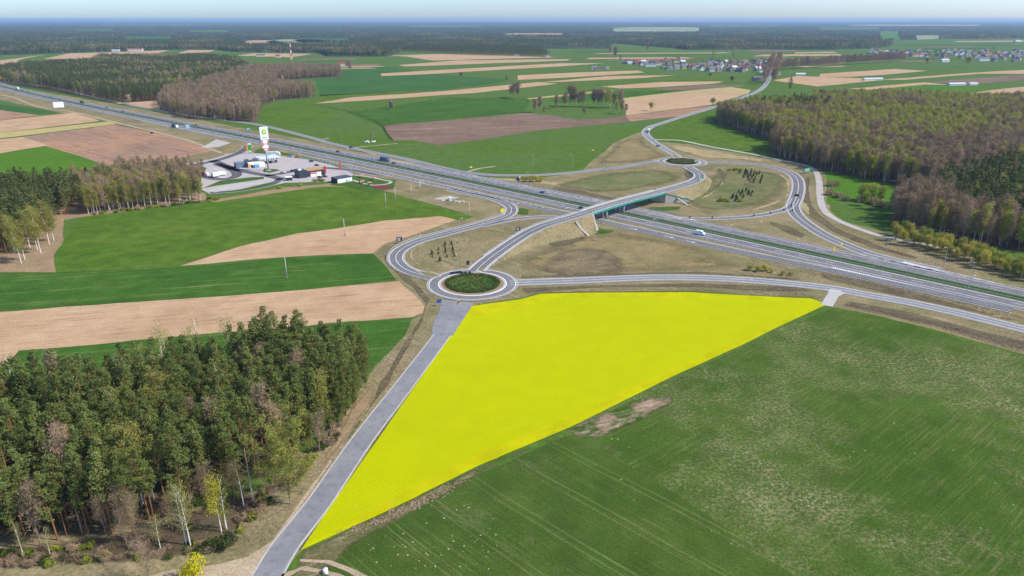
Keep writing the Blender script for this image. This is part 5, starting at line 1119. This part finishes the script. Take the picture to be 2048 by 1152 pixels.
# left mid wood
w3_pine = [(-80,400),(0,396),(60,392),(110,390),(150,392),(160,426),(120,432),(95,470),(40,500),(0,515),(-80,530)]
w3_mix = [(150,378),(230,372),(330,378),(405,386),(402,398),(342,407),(240,421),(165,430),(160,395)]
sheet('forest_floor', [(-80,398),(150,376),(230,370),(330,376),(410,386),(412,400),(342,411),(240,425),(166,434),(128,440),(128,480),(108,510),(112,545),(0,545),(-80,545)], .12, M['dirt'], 'dry sandy floor under the mixed birch wood', None)
for X, Y in scatter(w3_pine, 5.0): ALL['pine'].append((X, Y, random.uniform(.75,.98), 1))
for X, Y in scatter(w3_mix, 4.6): ALL[random.choices(('birch','bare','pine'), (5,5,1))[0]].append((X, Y, random.uniform(.62,.9), 1))
for X, Y in scatter([(230,352),(340,344),(410,352),(405,372),(240,368)], 6): ALL['bare'].append((X, Y, random.uniform(.5,.75), 1))
# right leafy wood
w2 = [(1432,244),(1502,268),(1562,286),(1530,304),(1587,320),(1640,338),(1656,342),(1775,367),(1846,381),(1880,400),(1790,420),(1778,448),(1830,462),(1929,488),(2048,503),(2180,515),(2300,480),(2300,215),(2048,214),(1960,214),(1880,211),(1760,206),(1660,208),(1600,219),(1500,224),(1440,234)]
sheet('forest_floor', w2, .12, M['litter'], 'brown leaf litter under the leafy wood', None)
pinezone = [(1850,400),(1900,376),(1970,362),(2100,350),(2300,440),(2200,500),(2048,484),(1960,462),(1890,436)]; pz = [G(*p) for p in pinezone]; pz2 = [G(*p) for p in [(1490,224),(1600,219),(1660,232),(1640,243),(1540,238)]]
for X, Y in scatter(w2, 5.4):
    q = mnoise.noise(Vector((X*.012, Y*.012, 5)))+.35*mnoise.noise(Vector((X*.05, Y*.05, 1)))
    back = min(1, max(0, (Y-520)/300))
    if inside(pz, X, Y) and random.random() < .88: k = 'pine'
    elif inside(pz2, X, Y) and random.random() < .55: k = 'pine'
    elif q+back*.48-.17+random.uniform(-.3,.3) > 0: k = 'birch'
    else: k = 'bare'
    ALL[k].append((X, Y, random.triangular(.68,1.2,.95), 2))
# forest beyond the expressway
w1p = [(14,165),(171,193),(232,206),(322,201),(440,166),(500,146),(478,128),(420,121),(200,122),(185,132),(60,140),(0,146),(-60,150)]
w1b = [(318,219),(376,237),(513,245),(523,212),(560,200),(628,195),(630,188),(560,178),(545,162),(682,153),(682,146),(600,142),(500,144),(440,164),(400,180),(330,197)]
for px, lb in ((w1p, 'pine forest beyond the expressway'), (w1b, 'bare alder wood beyond the expressway')): sheet('forest_floor', px, .15, M['litter'], 'brown floor under the '+lb, None)
for X, Y in scatter(w1p, 8.0):
    q = mnoise.noise(Vector((X*.008, Y*.008, 2))); ALL['pine' if q+random.uniform(-.3,.3) < .20 else random.choice(('birch','birch','bare'))].append((X, Y, random.uniform(.8,1.1), 3))
for X, Y in scatter(w1b, 6.6): ALL['bare' if random.random() < .93 else 'birch'].append((X, Y, random.triangular(.55,1.05,.85), 3))
for X, Y in scatter([(800,103),(960,111),(1100,115),(1085,108),(1000,98),(820,97)], 13): ALL['pine'].append((X, Y, random.uniform(.9,1.1), 3))
MASS = {'pine': [], 'birch': [], 'bare': []}
PLACE = {0: 'in the near wood beside the access road', 1: 'in the mixed wood left of the green field', 2: 'in the leafy wood behind the curved ramp', 3: 'in the forest beyond the expressway'}
def where(X, Y, w_):
    d0 = Y*math.cos(PITCH)+H*math.sin(PITCH); px = 1024+F*X/d0; py = 576-F*(Y*math.sin(PITCH)-H*math.cos(PITCH))/d0
    if w_ == 0:
        if py > 1035 - .15*max(0, px-300): return 'at the open front of the near wood'
        if px > 590: return 'on the access road side of the near wood'
        if py < 850 - .13*px: return 'at the back of the near wood'
        return 'deep inside the near wood'
    if w_ == 2:
        if py > 400: return 'in the leafy wood behind the young tree rows'
        return 'in the leafy wood around the bright green clearing' if px > 1640 else 'in the leafy wood beside the gravel road'
    return PLACE[w_]
SPEC = {'pine': ('pine_tree', pines, 'orange trunked pine '), 'birch': ('birch_tree', birches, 'yellow-green birch '), 'bare': ('alder_tree', bares, 'bare grey brown alder ')}
for k, L in ALL.items():
    L.sort(key=lambda a: a[0]**2+a[1]**2); nm, var, lb = SPEC[k]
    for i, (X, Y, s, w_) in enumerate(L):
        if i < (310 if k == 'pine' else 270):
            pr = random.choice(var); wh = where(X, Y, w_); hs = 'short ' if s < .82 else ('tall ' if s > 1.0 else '')
            if k == 'birch' and w_ == 2 and random.random() < .25: pr = random.choice(freshb)
            plant(nm, pr, (X, Y), s, random.uniform(0, 6.28), hs+lb+wh, 'tree', hs+lb+wh)
        else: MASS[k].append((X, Y, s))

# single trees that stand out around the near wood
def at(x, y): g = G(x, y); return (g.x, g.y)
big = make_birch(77, 22, 'birch', 'bark_grey', 54, 11.0, -.2, .5, .14)
plant('maple_tree', big, at(581,1008), 1.0, 1, 'tall spreading maple with pale yellow-green leaves at the edge of the pine wood')
nbirch = [make_birch(110+i, 19, 'birch', 'bark_birch', 11, 3.6, -.5, .36, .25) for i in range(4)]
plant('birch_tree', make_birch(78, 15, 'bloom', 'bark_birch', 13, 3.0, -.1, .36, .35), at(443,1064), 1.0, 2, 'white stemmed tree with a yellow crown in front of the pine wood')
plant('birch_tree', make_birch(79, 15, 'birch', 'bark_birch', 11, 3.0, size=.36), at(453,1058), .95, 2.6, 'green birch leaning beside the yellow crowned tree')
for x, y, s, lb in [(381,1091,.95,'thin white birch pair stem beside the dark bushes, right one'),(373,1090,.85,'thin white birch pair stem leaning left beside the dark bushes'),(322,1102,.55,'short pale birch left of the white birch pair'),(488,1014,.8,'white stemmed birch left of the spreading maple'),(506,1002,.85,'slender green birch next to the white stemmed birch'),(47,1112,.5,'small birch at the left end of the wood front'),(100,1108,.4,'small bushy birch sapling at the wood front')]:
    plant('birch_tree', nbirch[int(x) % 4], at(x, y), s, x, lb)
plant('ash_tree', make_bare(60, 10, 5.0, dens=9, crown0=.15, asp=.035), at(300,1160), 1.0, .5, 'bare pale branched tree beside the sandy track')
plant('maple_tree', make_round(61, 7.5, 3.4, 'bloom', n=1500, size=.4, z0=.15), at(388,1168), 1.0, .5, 'round bright yellow flowering tree beside the sandy track')
for i, (x, y) in enumerate([(300,1000),(262,985),(283,1012),(205,1050),(165,1068),(385,1010)]): plant('dead_pine', make_dead(i, 15+i % 3) if i < 3 else (DEAD0 := make_dead(9, 12)), at(x, y), 1.0, i, 'dead brown pine with bare side branches in the near wood', 'tree', 'dead pines in the near wood')
nbare = [make_bare(80+i, 19, 3.4, dens=15, asp=.045) for i in range(3)]
for x, y in [(212,1070),(245,1075),(275,1085),(255,1095),(470,1000),(530,985),(345,1060),(420,1030),(605,985),(640,905)]: plant('alder_tree', nbare[int(x) % 3], at(x, y), random.uniform(.5,.8), x, 'thin bare tree at the front edge of the near pine wood', 'tree', 'bare trees at the front of the near wood')
for x, y in [(335,772),(400,765),(470,758),(350,790),(300,800),(455,862),(520,850),(250,905),(20,850),(45,846),(5,860),(-10,870)]: plant('birch_tree', nbirch[int(x) % 4], at(x, y), random.uniform(1.05,1.25), x, 'pale birch standing among the pines of the near wood', 'tree', 'birches among the near pines')
for x, y, s in [(43,527,1.25),(50,520,1.1),(82,507,1.2),(75,500,1.05),(99,489,1.2),(108,482,1.0),(60,495,1.1),(30,505,1.1)]: plant('birch_tree', birches[int(x) % 5], at(x, y), s, x, 'tall leaning birch at the sandy corner of the green field', 'tree', 'tall birches at the sandy corner')
for i, x in enumerate(range(175, 412, 14)): plant('birch_tree', birches[i % 5], at(x+random.uniform(-4,4), 430-(x-165)*.118+random.uniform(-3,1)), random.uniform(.7,.95), i, 'white trunked birch along the upper edge of the green field', 'tree', 'birches along the green field edge')
bushd = make_bush(1, 3.4, 3.0, 'hedge', 900, .42); bushg = make_bush(2, 1.8, 1.8, 'fresh', 420, .34); bushb = make_bush(3, 2.2, 2.0, 'twig', 420, .5); bushw = make_bush(4, 4.0, 3.2, 'willow', 900, .45); bushl = make_bush(5, 1.6, 1.6, 'hedge', 350, .34)
SP = ('stem', 'foliage')
for x, y, s in [(455,1092,1.0),(425,1100,.9),(400,1108,.6)]: plant('juniper_bush', bushd, at(x, y), s, x, 'dark green juniper bush beside the sandy track', 'bush', 'juniper bushes beside the sandy track', SP)
for i in range(170):
    t = random.random(); x = random.choice((random.uniform(-20,520), random.uniform(480,680))); y = (1118-x*.06+random.uniform(-14,18)) if x < 480 else (1060-(x-480)*.95+random.uniform(-30,6))
    b, lb = random.choice(((bushg,'light green'),(bushb,'bare brown'),(bushb,'bare brown'),(bushl,'low dark green')))
    plant('shrub', b, at(x, y), random.uniform(.5,1.0), x, '%s shrub in the clearing strip before the near wood' % lb, 'bush', '%s shrubs before the near wood' % lb, SP)
for x, y, s in [(1046,363,1.0),(1058,364,1.15),(1072,364,1.25),(1082,364,.9)]: plant('willow_bush', bushw, at(x, y), s*1.05, x, 'yellow willow bush beside the culvert', 'bush', 'yellow willows beside the culvert', SP)
for x, y, s in [(1500,541,.75),(1515,543,.7),(1530,542,.85),(1543,545,.5),(1565,550,.55),(1580,551,.45)]: plant('willow_bush', bushw, at(x, y), s, x, 'yellow willow bush between side road and collector road', 'bush', 'yellow willows beside the side road', SP)
for x, y in [(630,363),(638,362),(645,363),(560,377),(600,372)]: plant('shrub', bushg, at(x, y), 1.3, x, 'green shrub on the bare earth band below the station', 'bush', 'shrubs below the station', SP)
for i in range(26):
    x = random.uniform(190,440); plant('shrub', random.choice((bushg, bushl, bushb)), at(x, 431-(x-165)*.115+random.uniform(-1,2)), random.uniform(.9,1.5), i, 'leafy shrub under the birches along the green field', 'bush', 'shrubs under the birches', SP)
for x, y in [(1660,390),(1676,395),(1690,402),(1722,404),(1745,408),(1762,414),(1660,372),(1672,372)]: plant('shrub', bushb, at(x, y), random.uniform(1.6,2.4), x, 'bare shrub by the bright green clearing', 'bush', 'shrubs by the clearing', SP)
willg = make_round(70, 12, 4.6, 'fresh', n=1700, size=.55, z0=.15)
for x, y, s in [(1722,400,1.0),(1742,404,1.1),(1760,406,1.0),(1785,414,.95),(1730,412,.8)]: plant('willow_tree', willg, at(x, y), s, x, 'round light green willow in the bright green clearing', 'tree', 'willows in the clearing')
# rows of young trees by the gravel road
yt = [make_birch(90+i, 7.5, lf, 'bark_grey', 18, 1.7, .1, .36, .42) for i, lf in enumerate(('fresh','willow','birch'))]
for i in range(64):
    t = i/64; x = 1786+290*t+random.uniform(-5,5); rowk = i % 3; y = 478+87*t-(10,4,-3)[rowk]+random.uniform(-2,2)
    plant('young_tree', yt[0 if t > .65 and random.random() < .8 else random.choice((0,1,1,2))], at(x, y), random.uniform(.8,1.15), i, 'slender young tree in the planted rows beside the gravel road', 'tree', 'planted rows of young trees', sxy=1.0)
# young spruces
spr = [make_spruce(i, 2.2) for i in range(3)]
near_sp = [(864,509,1.3),(865,515,.7),(877,500,.9),(877,508,.9),(880,523,1.4),(890,491,1.2),(890,496,.8),(891,503,1.1),(891,507,.7),(894,515,.9),(903,490,1.2),(905,498,1.0),(906,503,1.0),(907,508,.8),(909,513,.9),(915,487,.6),(928,482,.4),(921,501,.4)]
for i, (x, y, s) in enumerate(near_sp): plant('young_spruce', spr[i % 3], at(x, y), s, i, 'small dark spruce on the slope inside the loop ramp', 'tree', 'young spruces inside the loop ramp')
def c4(x, y): return (1240+x/4.876, 220+(y+9)/4.876)
for grp, L in (('upper', [(1165,610),(1220,600),(1215,630),(1205,655),(1240,620),(1245,650),(1250,680),(1280,600),(1270,635),(1285,660),(1270,695),(1310,610),(1315,670),(1300,700),(1330,625),(1355,620),(1385,650),(1375,680),(1365,705),(1230,605),(1300,640)]),
               ('lower', [(1155,800),(1190,805),(1230,785),(1255,800),(1290,800),(1250,820),(1275,830),(1175,830),(1200,850),(1130,850),(1100,850),(1140,870),(1120,885),(1090,860)])):
    for i, p in enumerate(L): plant('young_spruce', spr[i % 3], at(*c4(*p)), random.uniform(1.2,1.7), i, 'small dark spruce of the %s plantation beside the wide ramp' % grp, 'tree', 'young spruces of the %s plantation' % grp)
for p in [(1165,885),(1050,885),(1000,872),(978,885),(1170,580),(1130,580),(1080,582)]: plant('shrub', bushg, at(*c4(*p)), 1.4, p[0], 'low green shrub beside the spruce plantations', 'bush', 'shrubs beside the spruces', SP)
# lone trees in the plain
road('ditch', 'dark drainage ditch curving through the green plain', [(628,209),(660,215),(700,224),(735,236),(762,250),(772,266),(785,281)], 2.6, 'ditch', edge=False, centre=None, sh=0, z=.12)
lone = [(782,220,.9,'round'),(1027,196,.9,'bare'),(1035,197,1.0,'bare'),(1022,195,.75,'bare'),(1070,226,.75,'bare'),(1080,225,.85,'bare'),(1088,229,.4,'bare'),(1112,217,.75,'bare'),(1130,215,.8,'bare'),(1140,213,1.2,'bare'),(1148,213,1.15,'bare'),(1158,214,.9,'bare'),(1165,214,.95,'bare'),(1188,214,1.0,'bare'),(1196,215,1.05,'bare'),(1203,215,1.0,'bare'),(1212,216,1.1,'birch'),(1220,218,1.0,'birch'),(1228,216,.8,'bare'),(1240,215,1.0,'bare'),(1232,229,.7,'birch'),(1243,228,.7,'bare'),(1252,227,.5,'bare'),(1168,232,.45,'bare'),(1302,222,.9,'roundg'),(1425,212,.9,'roundg'),(922,154,.8,'round'),(1013,163,.4,'bare'),(1578,194,1.2,'pine'),(1641,192,.8,'round'),(1853,130,1.6,'roundg'),(1935,134,2.1,'roundg'),(1420,156,.9,'roundg'),(1463,165,.9,'round'),(258,209,1.1,'round'),(745,282,.35,'bare'),(1559,124,1.8,'round'),(1425,122,1.3,'pine'),(1465,122,1.0,'pine'),(1230,119,1.5,'bare'),(700,146,1.2,'bare'),(1240,128,1.0,'birch'),(1220,110,1.2,'bare'),(1295,103,1.2,'bare')]
rg_ = make_round(33, 11, 4.2, 'birch', n=1300, size=.6)
KIND = {'bare': (dense, 'alder_tree', 'bare grey brown tree'), 'birch': (birches, 'birch_tree', 'yellow-green birch'), 'round': (roundb, 'ash_tree', 'round bare crowned tree'), 'roundg': ([rg_], 'ash_tree', 'round greenish crowned tree'), 'pine': (pines, 'pine_tree', 'dark pine')}
for i, (x, y, s, k) in enumerate(lone):
    s *= 1.25
    v, nm, lb = KIND[k]
    pl = 'in the clump behind the purplish ploughed field' if 1060 < x < 1260 and 205 < y < 235 else ('standing alone in the open fields' if not (1015 < x < 1040) else 'in the group of three in the green plain')
    plant(nm, v[i % len(v)], at(x, y), s, i, '%s %s' % (lb, pl), 'tree', '%s %s' % (lb, pl))
# avenue to the village and row to the east
for i in range(64):
    t = i/63; q = north[-1]*t+G(1537,168)*(1-t); sd_ = 8 if i % 2 else -8; plant('avenue_tree', dense[i % 4], (q.x+sd_*1.1+random.uniform(-2,2), q.y), random.uniform(1.1,1.6), i, 'bare tree of the avenue on the village road', 'tree', 'avenue trees on the village road')
for i in range(80):
    t = i/79; x = 1562+(1810-1562)*t; y = 140-18*t; plant('avenue_tree', dense[i % 4] if i != 10 else yt[1], at(x, y), (random.uniform(1.0,1.45) if i != 10 else 2.2), i, 'bare tree in the long row leading to the eastern village' if i != 10 else 'yellow crowned tree in the long row leading to the eastern village', 'tree', 'tree row to the eastern village')
random.seed(5)
for i in range(170):
    x, y = random.choice(((random.uniform(1330,1530), random.uniform(122,145)), (random.uniform(1740,2060), random.uniform(103,122))))
    plant('garden_tree', random.choice((bares, birches, pines))[i % 5], at(x, y), random.uniform(.5,.9), i, 'small garden tree among the village houses', 'tree', 'garden trees of the villages')
# roundabout planting
def hedge_ring(c, r0, r1, h, label, mats, n):
    P = []; a = rng.uniform(0, 6.28, n); rr = rng.uniform(r0, r1, n); z = rng.uniform(.05, 1, n)**.7*h*(1-.35*abs((rr-(r0+r1)/2)/(r1-r0)*2)**2)
    v, f = cards(np.stack([rr*np.cos(a), rr*np.sin(a), z], 1), .5, aspect=.7)
    o = link('hedge', cards_mesh('hedge', [(v, f, 0)], mats), None, c); return tag(o, label, 'hedge')
for c, lb, n in ((RN, 'near roundabout', 2600), (RF, 'far roundabout', 2200)):
    hedge_ring(c+Vector((0,0,.3)), 11.2, 13.4, 1.3, 'dark clipped hedge ring on the ' + lb, [M['hedge']], n)
    a = rng.uniform(0, 6.28, 800); rr = 10.6*np.sqrt(rng.uniform(0,1,800)); P = np.stack([rr*np.cos(a), rr*np.sin(a), rng.uniform(0,.35,800)], 1)
    red = np.array([mnoise.noise(Vector((p[0]*.16, p[1]*.16, c.x))) > (.05 if lb[0] == 'n' else -.15) for p in P])
    v1, f1 = cards(P[red], .55); v2, f2 = cards(P[~red], .5)
    tag(link('shrub_planting', cards_mesh('shrub_planting', [(v1, f1, 0), (v2, f2, 1)], [M['red_shrub'], M['hedge']]), None, c+Vector((0,0,.28))), 'low red and green ground cover shrubs inside the ' + lb, None, None, 'stuff')
# tall dry grass and reed tufts on the verges
def tufts(name, pts, label, mat, size, n_each=5, hgt=.7):
    P = np.array([(x, y, 0) for x, y in pts]); P = np.repeat(P, n_each, axis=0)+rng.normal(0, .5, (len(P)*n_each,3))*np.array([1,1,0])
    hgt *= .55; s = size*.55*rng.uniform(.5,1.4,(len(P),1)); a = rng.uniform(0,6.28,len(P)); d = np.stack([np.cos(a), np.sin(a), np.zeros(len(P))], 1)
    top = P+np.stack([rng.normal(0,.25,len(P)), rng.normal(0,.25,len(P)), hgt*rng.uniform(.4,1.3,len(P))], 1)
    v = np.stack([P-d*s*.5, P+d*s*.5, top], 1).reshape(-1,3); f = np.arange(len(P)*3).reshape(-1,3)
    tag(link(name, cards_mesh(name, [(v, f, 0)], [mat])), label, None, None, 'stuff')
tufts('dry_grass', [p for p in scatter([(1040,588),(1170,576),(1400,572),(1600,585),(1650,596),(1587,594),(1374,583),(1081,586)], 1.6)]+scatter([(1090,475),(1240,470),(1400,495),(1620,552),(1700,568),(1860,600),(2048,640),(2048,625),(1860,585),(1500,520),(1240,462),(1180,480)], 2.6), 'tall dry grass tufts on the verge between side road and expressway', M['drygrass'], .7)
tufts('dry_reeds', scatter([(1690,608),(1758,618),(1861,640),(2060,690),(2060,708),(1861,652),(1758,628),(1680,612)], 1.0)+scatter([(1660,548),(1760,566),(1900,600),(2048,634),(2048,642),(1860,602),(1700,566)], 1.5), 'reddish dead reeds along the ditch behind the green field', M['reed'], .6, 5, .9)
tufts('rough_grass', scatter([(640,880),(740,745),(800,690),(840,640),(865,600),(872,610),(850,670),(780,770),(700,875),(560,1070),(470,1120),(420,1120)], 1.5)+scatter([(765,490),(800,478),(915,445),(960,440),(820,490),(785,505),(785,530),(850,560),(850,600),(800,562),(760,512)], 2.0), 'rough dry grass along the ditch beside the access road', M['drygrass'], .6, 4, .6)
tufts('loop_grass', scatter([(1345,385),(1420,352),(1440,337),(1540,342),(1583,357),(1578,390),(1540,410),(1450,422),(1370,418)], 3.0)+scatter([(1650,440),(1700,470),(1800,520),(1950,548),(2048,565),(2048,545),(1900,512),(1760,478),(1690,452)], 2.2)+scatter([(840,520),(880,480),(1010,448),(1060,455),(1000,480),(940,530),(880,545)], 2.4), 'scattered dry grass tufts inside the ramps', M['drygrass'], .7, 4, .6)

# ------------------------------------------------------------------ tree masses: rest of the forests
def joined(pair): # trunk + crown in one mesh
    bm = bmesh.new(); n1 = 0; mats = []
    for me_ in pair:
        k = len(mats); mats += list(me_.materials); a = len(bm.faces); bm.from_mesh(me_); bm.faces.ensure_lookup_table()
        for f_ in bm.faces[a:]: f_.material_index += k
    me = bpy.data.meshes.new('tree'); bm.to_mesh(me); bm.free()
    for m in mats: me.materials.append(m)
    return me
def mass(name, pts, sources, label):
    """one object: sources (objects that stand in the scene) instanced on points"""
    me = bpy.data.meshes.new(name); me.from_pydata([(p[0], p[1], p[3] if len(p) > 3 else 0) for p in pts], [], [])
    for an, vals in (('sc', [p[2] for p in pts]), ('rt', [random.uniform(0, 6.28) for _ in pts])):
        a = me.attributes.new(an, 'FLOAT', 'POINT'); a.data.foreach_set('value', vals)
    a = me.attributes.new('ix', 'INT', 'POINT'); a.data.foreach_set('value', [random.randrange(len(sources)) for _ in pts])
    o = tag(link(name, me), label, None, None, 'stuff')
    ng = bpy.data.node_groups.new(name, 'GeometryNodeTree'); ng.interface.new_socket('Geometry', in_out='INPUT', socket_type='NodeSocketGeometry'); ng.interface.new_socket('Geometry', in_out='OUTPUT', socket_type='NodeSocketGeometry')
    N = ng.nodes; gi = N.new('NodeGroupInput'); go = N.new('NodeGroupOutput'); ip = N.new('GeometryNodeInstanceOnPoints'); jn = N.new('GeometryNodeJoinGeometry')
    def attr(nm, ty):
        q = N.new('GeometryNodeInputNamedAttribute'); q.data_type = ty; q.inputs[0].default_value = nm; return q.outputs[0]
    for s in sources:
        oi = N.new('GeometryNodeObjectInfo'); oi.inputs['Object'].default_value = s; oi.inputs['As Instance'].default_value = True; oi.transform_space = 'ORIGINAL'
        ng.links.new(oi.outputs['Geometry'], jn.inputs[0])
    cx = N.new('ShaderNodeCombineXYZ'); ng.links.new(attr('rt', 'FLOAT'), cx.inputs[2])
    cs = N.new('ShaderNodeCombineXYZ'); sa = attr('sc', 'FLOAT')
    for i in range(3): ng.links.new(sa, cs.inputs[i])
    e2r = N.new('FunctionNodeEulerToRotation'); ng.links.new(cx.outputs[0], e2r.inputs[0])
    ng.links.new(gi.outputs[0], ip.inputs['Points']); ng.links.new(jn.outputs[0], ip.inputs['Instance']); ip.inputs['Pick Instance'].default_value = True
    ng.links.new(attr('ix', 'INT'), ip.inputs['Instance Index']); ng.links.new(e2r.outputs[0], ip.inputs['Rotation']); ng.links.new(cs.outputs[0], ip.inputs['Scale']); ng.links.new(ip.outputs[0], go.inputs[0])
    md = o.modifiers.new('instances', 'NODES'); md.node_group = ng; return o
def source(name, pair, loc, s, label):
    o = link(name, joined(pair), None, Vector((loc[0], loc[1], 0))); o.scale = (s,)*3; return tag(o, label, 'tree', 'far trees')
def far_pine(seed):
    tr, pts, sz = pine_parts(22, seed, .28, .35); v, f = cards(pts, 1.0, up=.5, aspect=.8, rg=np.random.default_rng(seed)); return tr.me('trunk', M['bark_pine']), cards_mesh('crown', [(v, f, 0)], [M['pine_far']])
SRC = {}
for k, var, nm in (('pine', [far_pine(200), far_pine(201), far_pine(202)], 'pine_tree'), ('birch', [birches[0], birches[2], birches[3], freshb[1]], 'birch_tree'), ('bare', [bares[0], bares[1], bares[2], bares[4]], 'alder_tree')):
    SRC[k] = []
    for i, pr in enumerate(var):
        p = MASS[k].pop() if MASS[k] else (0, 2500, 1); SRC[k].append(source(nm, pr, p, p[2], {'pine':'distant dark pine','birch':'distant yellow-green birch','bare':'distant bare alder'}[k]+' in the forest beyond the expressway'))
for k, nm, lb in (('pine','pine_forest','dense dark pine forest beyond the expressway'), ('birch','birch_forest','yellow-green birch wood mass behind the curved ramp'), ('bare','alder_forest','grey brown bare alder wood mass')):
    if MASS[k]: mass(nm, MASS[k], SRC[k], lb)

# ------------------------------------------------------------------ far forest to the horizon: canopy and crowns
fe = [(-400,112),(-60,112),(0,110),(103,107),(191,104),(330,100),(440,100),(470,104),(640,106),(660,113),(776,113),(800,104),(820,97),(1000,97),(1090,97),(1255,97),(1348,99.5),(1656,99.5),(1740,97),(1779,93),(1790,80),(1900,78),(2100,76),(2500,76)]
fx = [p[0] for p in fe]; fy = [p[1] for p in fe]
clear = [(1225,1400,53.5,62),(1640,1760,54,59),(1760,1800,62,76),(250,345,72,76.5),(490,560,80,84),(545,650,78,83),(600,700,76,79),(380,460,60,62.5),(150,230,58,61),(1010,1130,66,67.5),(1830,1880,70,73),(1420,1560,50,52),(820,960,51,52.5),(200,420,49,50.5),(1700,1960,49,50.5)]
def forest_at(X, Y):
    # photo coordinates of the ground point
    d0 = Y*math.cos(PITCH)+H*math.sin(PITCH); v0 = Y*math.sin(PITCH)-H*math.cos(PITCH)
    px = 1024+F*X/d0; py = 576-F*v0/d0
    if py > np.interp(px, fx, fy): return 0
    for a, b, c, d in clear:
        if a < px < b and 38+(c-38)*1.02 < py < 38+(d-38)*1.19: return 0
    q = mnoise.noise(Vector((X*.0009, Y*.00035, 4.2)))+.5*mnoise.noise(Vector((X*.003, Y*.0011, 1.2)))
    return 0 if q > .62 - .12*(Y > 7000) else 1
for i_, (a, b, c, d) in enumerate(clear):
    d = 38+(d-38)*1.19; field([(a-14,c+.4*(d-c)),(a+.25*(b-a),c),(b-10,c+.1*(d-c)),(b+16,(c+d)/2),(b-.2*(b-a),d-.15*(d-c)),(a+.1*(b-a),d)], ('pale','green_d','green_c','green_d','tan2')[i_ % 5], 'pale clearing field inside the distant forest', .5, group='clearing fields in the distant forest')
nr, na = 230, 620
rr = np.concatenate([np.geomspace(2450, 9000, 170), np.geomspace(9200, 45000, 60)]); aa = np.linspace(-R(47), R(47), na); nr = len(rr)
V = []; on = []
for i, r_ in enumerate(rr):
    for a in aa:
        X, Y = r_*math.tan(a), r_
        ok = forest_at(X, Y); on.append(ok)
        V.append((X, Y, (11.5+3.2*mnoise.noise(Vector((X*.02, Y*.02, 0)))+4*mnoise.noise(Vector((X*.002, Y*.002, 7)))+2.5*random.random()) if ok else -1))
Fq = []
for i in range(nr-1):
    for j in range(na-1):
        q = (i*na+j, i*na+j+1, (i+1)*na+j+1, (i+1)*na+j)
        if any(on[k] for k in q): Fq.append(q)
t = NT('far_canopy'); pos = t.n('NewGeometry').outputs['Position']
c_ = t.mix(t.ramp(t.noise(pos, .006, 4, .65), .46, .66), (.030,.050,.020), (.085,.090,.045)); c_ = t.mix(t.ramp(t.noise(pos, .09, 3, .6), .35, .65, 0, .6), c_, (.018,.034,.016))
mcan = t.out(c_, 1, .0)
tag(link('distant_forest_canopy', mesh('distant_forest_canopy', V, Fq, [mcan])), 'dark forest canopy stretching to the horizon', None, None, 'stuff')
pts = {'pine': [], 'birch': []}; random.seed(9); want = 60000; n_ = 0
while n_ < want:
    r_ = 2450*math.exp(random.random()**1.25*math.log(9000/2450)); a = random.uniform(-R(40), R(40)); X, Y = r_*math.tan(a), r_; n_ += 1
    if forest_at(X, Y):
        q = mnoise.noise(Vector((X*.004, Y*.002, 8))); pts['birch' if q+random.uniform(-.25,.25) > .24 else 'pine'].append((X, Y, random.uniform(.78,1.05)))
# denser front edge
for x in np.arange(-150, 2200, 1.1):
    for k in range(4):
        xx = x+random.uniform(-1,1); yy = float(np.interp(xx, fx, fy))-random.uniform(0, 3.2); g = G(xx, yy)
        if forest_at(g.x, g.y): pts['birch' if mnoise.noise(Vector((xx*.03, 0, 0)))+random.uniform(-.4,.4) > .05 else 'pine'].append((g.x, g.y, random.uniform(.75,1.0)))
mass('distant_pines', pts['pine'], SRC['pine'], 'dark pines of the distant forest'); mass('distant_birches', pts['birch'], SRC['birch'][:2]+SRC['bare'][:2], 'pale leafy trees in the distant forest')
# dark conifer plots beyond the eastern village
for px in ([(1795,84),(1795,80),(1880,79.5),(1880,84)], [(1888,85),(1888,80),(1940,80),(1940,85)]):
    pass

# ------------------------------------------------------------------ haze
hz = MB(); hz.box((0, 22000, 64.5), (130000, 50000, 133)); o = hz.build('haze', [])
t = NT('haze'); pv = t.n('VolumePrincipled'); pv.inputs['Color'].default_value = (.50,.70,.95,1); pv.inputs['Density'].default_value = 5.2e-5; pv.inputs['Anisotropy'].default_value = 0.1
ou = t.n('OutputMaterial'); t.l(pv.outputs[0], ou.inputs['Volume']); o.data.materials.append(t.m); tag(o, 'thin bluish air haze over the plain', None, None, 'stuff')
